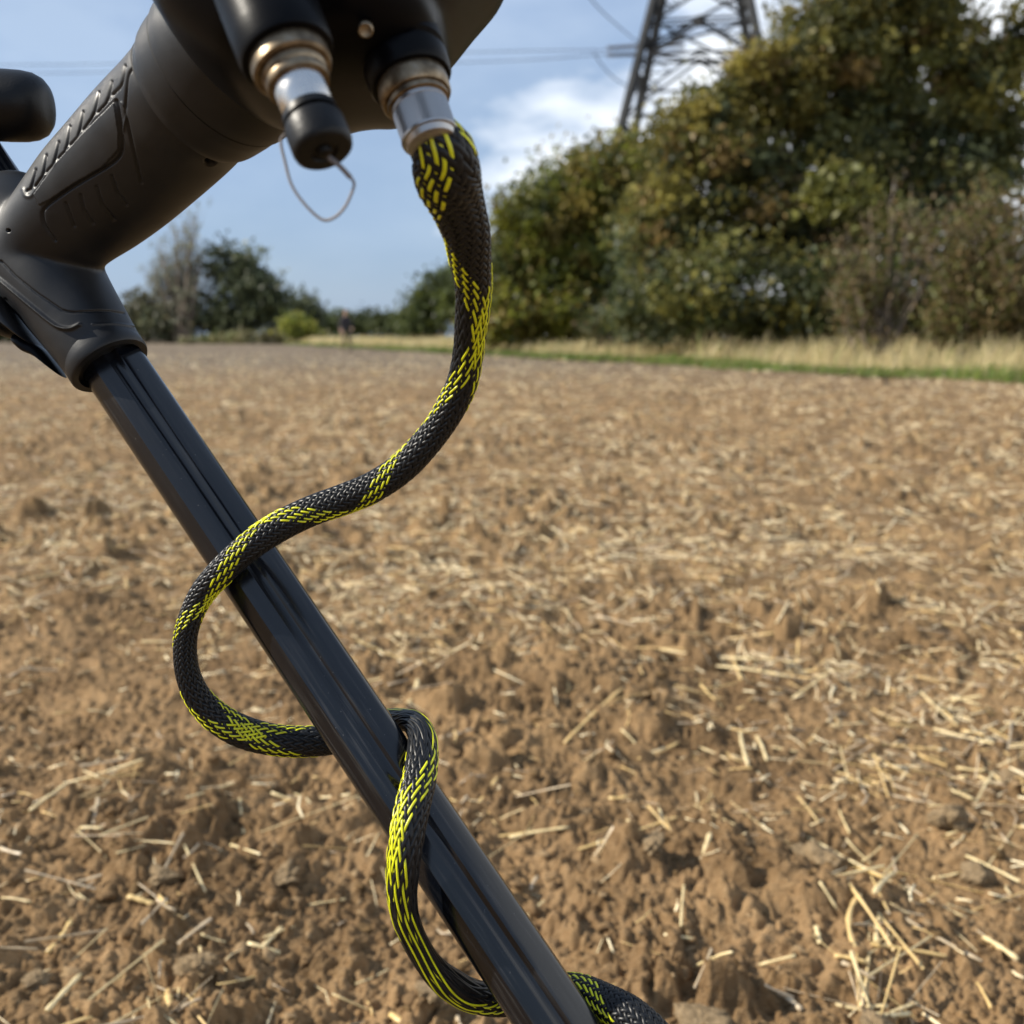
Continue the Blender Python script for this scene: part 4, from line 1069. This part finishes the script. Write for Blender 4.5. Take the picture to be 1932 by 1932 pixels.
# collar between grip and control box
v, f = ell_tube([(361, 191, .3612, 267), (375, 178, .3590, 267)], 0.85, 72); obj('seam_shade_band', v, f, M_DARK, det)  # dark band added to paint the shade of the recessed lower seam
v, f = ell_tube([(415, 139, .350, 309), (427, 127, .3475, 309)], 0.85, 72); obj('seam_shade_band', v, f, M_DARK, det)  # same painted seam shade, at the upper joint
v, f = ell_tube([(371, 181.5, .3597, 275), (384, 170, .357, 290), (402, 152, .353, 302), (418, 136.5, .3494, 308)], 0.85, 72)
obj('collar', v, f, M_PLASTIC, det)
v, f = ell_tube([(423.5, 130.5, .348, 318), (440, 114, .344, 322), (470, 84, .337, 318), (500, 54, .33, 300)], 0.85, 72)
obj('upper_collar', v, f, M_PLASTIC, det)

def slab(poly, d0, d1, n=9, power=4.0, sub=4, squash=1.0):
    """rounded body with the given outline, its own thickness from depth d0 to d1"""
    poly = np.array(poly, float); dm = (d0 + d1) / 2
    pts = catmull(np.vstack([poly, poly[:1]]), sub)[:-1]
    c = np.array([P(u, v, dm) for u, v in pts]); cen = c.mean(axis=0)
    V = []
    for s in np.linspace(-1, 1, n):
        s2 = math.sin(s * math.pi / 2)
        k = max(0.02, (1 - abs(s2) ** power)) ** (1 / power)
        V.append(cen + (c - cen) * k + FWD * (d1 - d0) / 2 * s2)
    return cap_rings(np.vstack(V), len(pts), grid_faces(n, len(pts)))
# control box: big dark body overhead
v, f = slab([(286, -40), (296, 5), (322, 55), (352, 98), (410, 150), (470, 190), (540, 205), (610, 205), (655, 196), (690, 192), (740, 190), (800, 170), (838, 120), (842, 82), (872, 42), (905, 0), (960, -70), (990, -170), (960, -300), (780, -380), (480, -380), (320, -300), (280, -160)], .262, .352, 17, 3.2, 5)
box = obj('control_box', v, f, M_POD, det)
v, f = lathe(P(690, 56, .2665), CV(.1, .5, -.85), [(-.004, .0020), (.0008, .0020), (.0012, .0016), (.0008, .0005)], 24)
obj('box_screw', v, f, M_BRASS, det)
# capped connector
aL = CV(.36, .90, -.25); aL = aL / np.linalg.norm(aL); cL = P(550, 125, .250)
v, f = lathe(cL, aL, [(-.080, .0128), (-.05, .0124), (-.010, .0120), (-.004, .0119), (-.0026, .0114), (-.0022, .0100), (-.0028, .0098), (-.0028, .004)], 72)
obj('connector_boss', v, f, M_POD, det)
sock = Bag().add(lathe(cL, aL, [(-.003, .0097), (-.0015, .0099), (.0014, .0098), (.0020, .0092), (.0020, .0082), (.0034, .0081), (.0040, .0077), (.0055, .0079), (.0062, .0076), (.0062, .0066)], 72)).out()
soc1 = obj('socket_nut', *sock, M_BRASS, det)
v, f = lathe(cL, aL, [(.0058, .0062), (.0060, .0065), (.0150, .0063), (.0154, .0060)], 72)
obj('socket_barrel', v, f, M_STEEL, det)
v, f = lathe(cL, aL, [(.0140, .0055), (.0141, .0067), (.0160, .0069), (.0161, .0061), (.0174, .0061), (.0175, .0072), (.0184, .0074), (.0240, .0074), (.0252, .0071), (.0258, .0064), (.0259, .0034), (.0252, .0030), (.0253, .0020), (.0264, .0016), (.0267, .0004)], 72)
cap_ = obj('dust_cap', v, f, M_RUBBER, det)
wp = [(520, 850, .249), (492, 900, .249), (520, 1030, .248), (560, 1170, .247), (640, 1290, .246), (750, 1390, .245), (830, 1380, .244), (900, 1310, .243), (948, 1205, .242), (955, 1155, .242), (915, 1105, .2415), (862, 1050, .241), (800, 1000, .2415)]
wpts = catmull([P(383.4 + .2976 * x, .2976 * y, d) for x, y, d in wp], 6)
v, f = tube_path(wpts, np.where(np.arange(len(wpts)) > 57, 0.00062, 0.00036), 8); obj('cap_tether', v, f, M_WIRE, cap_)
# coil connector
aR = CV(.30, .92, -.25); aR = aR / np.linalg.norm(aR); cR = P(782, 173, .285)
v, f = lathe(cR, aR, [(-.080, .0130), (-.03, .0126), (-.012, .0122), (-.011, .0112), (-.0098, .0112), (-.0092, .0121), (-.004, .0119), (-.0028, .0112), (-.0028, .004)], 72)
obj('connector_boss', v, f, M_POD, det)
v, f = lathe(cR, aR, [(-.003, .0099), (-.001, .0101), (.0024, .0099), (.0030, .0094), (.0030, .0088), (.0046, .0087), (.0050, .0080)], 72)
obj('socket_nut', v, f, M_BRASS, det)
v, f = lathe(cR, aR, [(.0046, .0070), (.0048, .0079), (.0062, .0079), (.0063, .0077), (.0150, .0076), (.0151, .0079), (.0158, .0079), (.0160, .0073), (.0176, .0068), (.0180, .0060)], 132, ripple=(.00625, .0151, 0, .00022))
obj('knurled_sleeve', v, f, M_KNURL, det)

# black rounded end of the arm rest at the left edge, clamped to the same shaft
v, f = lathe(P(-210, 190, .44), CV(1, .02, .06), [(0, .0130), (.010, .0146), (.05, .0148), (.0565, .0146), (.0610, .0138), (.0645, .0120), (.0665, .0095), (.0675, .006), (.0678, .001)], 64)
obj('arm_rest', v, f, M_RUBBER, det)
# lever and guard under the clamp
v, f = slab([(26, 637), (27, 645), (46, 663), (64, 671), (82, 681), (112, 704), (122, 712), (108, 690), (78, 655), (40, 634), (30, 632)], .416, .430, 9, 3.0, 4)
obj('clamp_lever', v, f, M_POD, det)
v, f = slab([(-30, 540), (0, 556), (12, 568), (24, 582), (45, 612), (66, 640), (78, 658), (60, 648), (42, 634), (26, 624), (22, 634), (10, 636), (-4, 628), (-30, 600)], .412, .436, 9, 3.0, 4)
obj('clamp_guard', v, f, M_PLASTIC, det)

# ---- braided cable
CP = [ # u, v, depth, width
 (800,232,.284,96),(818,262,.284,106),(836,292,.2855,124),(845,335,.292,127),(858,372,.301,110),(870,405,.308,98),(880,438,.315,91),(887,488,.326,80),(893,537,.336,70),(892,575,.343,65),(889,611,.349,62),
 (884,661,.357,58),(873,719,.364,58),(852,766,.369,57),(826,808,.373,55),(790,852,.376,56),(752,888,.379,57),(702,920,.381,58),(651,941,.383,58),(585,965,.384,57),(526,994,.3835,57),(470,1031,.3825,55),
 (416,1080,.3845,52),(379,1124,.388,47),(356,1175,.391,43),(349,1222,.394,43),(355,1273,.397,45),(376,1319,.400,50),(414,1357,.403,57),(464,1383,.406,60),(524,1397,.409,58),(582,1399,.4125,57),
 (640,1392,.416,56),(692,1374,.415,52),(732,1360,.4085,44),(757,1358,.401,40),(780,1364,.392,44),(795,1386,.383,52),(797,1425,.3745,60),(791,1470,.366,64),(780,1515,.3595,66),(769,1570,.3555,66),(761,1631,.3545,63),
 (759,1690,.3565,56),(768,1740,.3595,50),(790,1789,.3635,47),(817,1828,.367,50),(851,1858,.371,58),(890,1878,.376,58),(940,1887,.381,58),(1000,1880,.3835,58),(1055,1868,.3815,60),(1098,1874,.3755,66),(1140,1892,.369,70),
 (1190,1918,.361,72),(1240,1965,.354,72),(1270,2030,.347,72),(1260,2110,.341,70),(1215,2190,.338,68)]
CP = np.array(CP, float)
cs = catmull(CP, 10)
cpts = np.array([P(*x[:3]) for x in cs])
def arclen(p): return np.concatenate([[0], np.cumsum(np.linalg.norm(np.diff(p, axis=0), axis=1))])
al = arclen(cpts); TOTAL = al[-1]
NSAMP = int(TOTAL / 0.00042)
sg = np.linspace(0, TOTAL, NSAMP)
C3 = np.stack([np.interp(sg, al, cpts[:, k]) for k in range(3)], 1)
CU = np.interp(sg, al, cs[:, 0]); CVv = np.interp(sg, al, cs[:, 1]); CD = np.interp(sg, al, cs[:, 2]); CW = np.interp(sg, al, cs[:, 3])
for k in range(3):     # light smoothing
    for _ in range(12): C3[1:-1, k] = (C3[:-2, k] + 2 * C3[1:-1, k] + C3[2:, k]) / 4
T = np.gradient(C3, axis=0); T /= np.linalg.norm(T, axis=1)[:, None]
vdir = ORG - C3; vdir /= np.linalg.norm(vdir, axis=1)[:, None]
tu = np.gradient(CU); tv = np.gradient(CVv)
Nn = np.cross(vdir, T)
want = tv[:, None] * RIGHT + tu[:, None] * UP
sgn = np.sign((Nn * want).sum(1)); sgn[sgn == 0] = 1
Nn = Nn * sgn[:, None]; Nn /= np.linalg.norm(Nn, axis=1)[:, None]
for _ in range(40): Nn[1:-1] = (Nn[:-2] + 2 * Nn[1:-1] + Nn[2:]) / 4
Nn -= T * (Nn * T).sum(1)[:, None]; Nn /= np.linalg.norm(Nn, axis=1)[:, None]
Cc = np.cross(Nn, T); Cc *= np.sign((Cc * vdir).sum(1))[:, None]
ra = CW / 2 * CD / F - 0.0003
rb = np.clip(0.0056 + (ra - 0.0056) * 0.35, 0.0046, 0.0095)
def arc_at(u, v):
    return sg[np.argmin((CU - u) ** 2 + (CVv - v) ** 2)]
TA = [((812,250),400),((845,335),300),((866,395),225),((880,438),178),((887,488),140),((893,549),80),((890,590),55),((888,625),44),((880,690),20),((862,745),0),((826,808),-90),((775,866),-185),((739,898),-232),((722,907),-265),((700,921),-315),((672,934),-352),
      ((600,960),-450),((510,1003),-542),((470,1031),-590),((440,1055),-630),((400,1100),-680),((375,1130),-696),((362,1155),-718),((349,1222),-800),((378,1323),-900),((416,1358),-950),((460,1381),-990),((505,1393),-1040),((560,1399),-1072),
      ((692,1374),-1150),((797,1425),-1225),((783,1505),-1262),((769,1570),-1308),((760,1640),-1338),((765,1725),-1350),((791,1789),-1354),((817,1828),-1330),((851,1858),-1290),((890,1878),-1275),((1000,1880),-1400),((1215,2190),-1800)]
TB = [((812,250),70),((826,275),100),((845,335),138),((864,390),175),((885,470),290),((891,520),365),((892,575),382),((889,615),405),((884,661),435),((876,705),465),((855,760),515),((840,790),540),((752,888),630),((655,940),716),((612,955),758),((572,970),815),((530,991),868),
      ((500,1008),900),((450,1046),1000),((405,1093),1080),((378,1126),1110),((362,1158),1195),((352,1195),1255),((355,1273),1370),((397,1340),1440),((461,1382),1520),((531,1397),1590),((562,1399),1612),((640,1392),1700),((740,1358),1800),((795,1386),1808),((797,1435),1820),((789,1480),1860),
      ((778,1525),1915),((768,1572),1936),((760,1640),1966),((760,1695),1985),((851,1858),2040),((1000,1880),2100),((1085,1870),2165),((1131,1888),2240),((1190,1918),2345),((1215,2190),2700)]
def table(tb):
    s = np.array([arc_at(*a) for a, _ in tb]); p = np.array([q for _, q in tb], float)
    o_ = np.argsort(s, kind='stable'); s, p = s[o_], p[o_]
    r = np.interp(sg, s, p)
    k = 16
    for _ in range(3):
        pad = np.concatenate([np.full(k, r[0]), r, np.full(k, r[-1])]); r = np.convolve(pad, np.ones(2 * k + 1) / (2 * k + 1), 'valid')
    return np.radians(r)
phA, phB = table(TA), table(TB)
NB = 24
stepang = 2 * math.pi / NB
delta = (phB - phA) / stepang
def surf(phi, off):
    return C3 + ((ra + off) * np.cos(phi))[:, None] * Nn + ((rb + off) * np.sin(phi))[:, None] * Cc
def strand(fam, i, halfw, lift, bulge):
    """ribbon strand i of family A or B weaving two over, two under"""
    if fam == 'A': ph = phA + i * stepang; j = i - delta; wv = np.sin(2 * math.pi * (i + j) / 4 + .8)
    else: ph = phB + i * stepang; j = i + delta; wv = -np.sin(2 * math.pi * (i + j) / 4 + .8)
    wv = np.clip(wv * 1.5, -1, 1)
    rows_ = []
    for k in (-1, -.5, .5, 1):
        rows_.append(surf(ph + k * halfw * stepang, lift + wv * 0.00030 + (bulge if abs(k) < 1 else -bulge)))
    V = np.stack(rows_, 1).reshape(-1, 3)
    return V, grid_faces(NSAMP, 4, False)
# inner tube
th = np.linspace(0, 2 * math.pi, 28, endpoint=False)
sub = slice(0, NSAMP, 3)
V = C3[sub][:, None] + (ra[sub] - .0004)[:, None, None] * np.cos(th)[None, :, None] * Nn[sub][:, None] + (rb[sub] - .0004)[:, None, None] * np.sin(th)[None, :, None] * Cc[sub][:, None]
nring = V.shape[0]
cable = obj('coil_cable', V.reshape(-1, 3), grid_faces(nring, 28), M_CORE, det)
tag(cable, 'thick black and yellow braided cable spiralling round the shaft')
def merge(lst):
    v = []; f = []; n = 0
    for a, c in lst: v.append(a); f.append(c + n); n += len(a)
    return np.vstack(v), np.vstack(f)
yel = 5
v, f = merge([strand(fm, i, 0.47, 0.0, 0.00012) for fm in 'AB' for i in range(NB)
              if not (-(yel // 2) <= ((i + NB // 2) % NB) - NB // 2 < yel - yel // 2)])
braid = obj('braided_sleeve', v, f, M_BRAID, cable); tag(braid, kind='stuff')
lst = [strand(fm, i, 0.47, -0.0001, 0.00008) for fm in 'AB' for i in (-2, -1, 0, 1, 2)]
v, f = merge(lst); o = obj('braided_strands', v, f, M_BRAID, cable); tag(o, kind='stuff')
v, f = merge([strand(fm, i, 0.27, 0.00020, 0.00010) for fm in 'AB' for i in (-2, -1, 0, 1, 2)])
o = obj('yellow_tracer', v, f, M_YELLOW, cable); tag(o, 'bright yellow tracer threads in the black braid', kind='stuff')
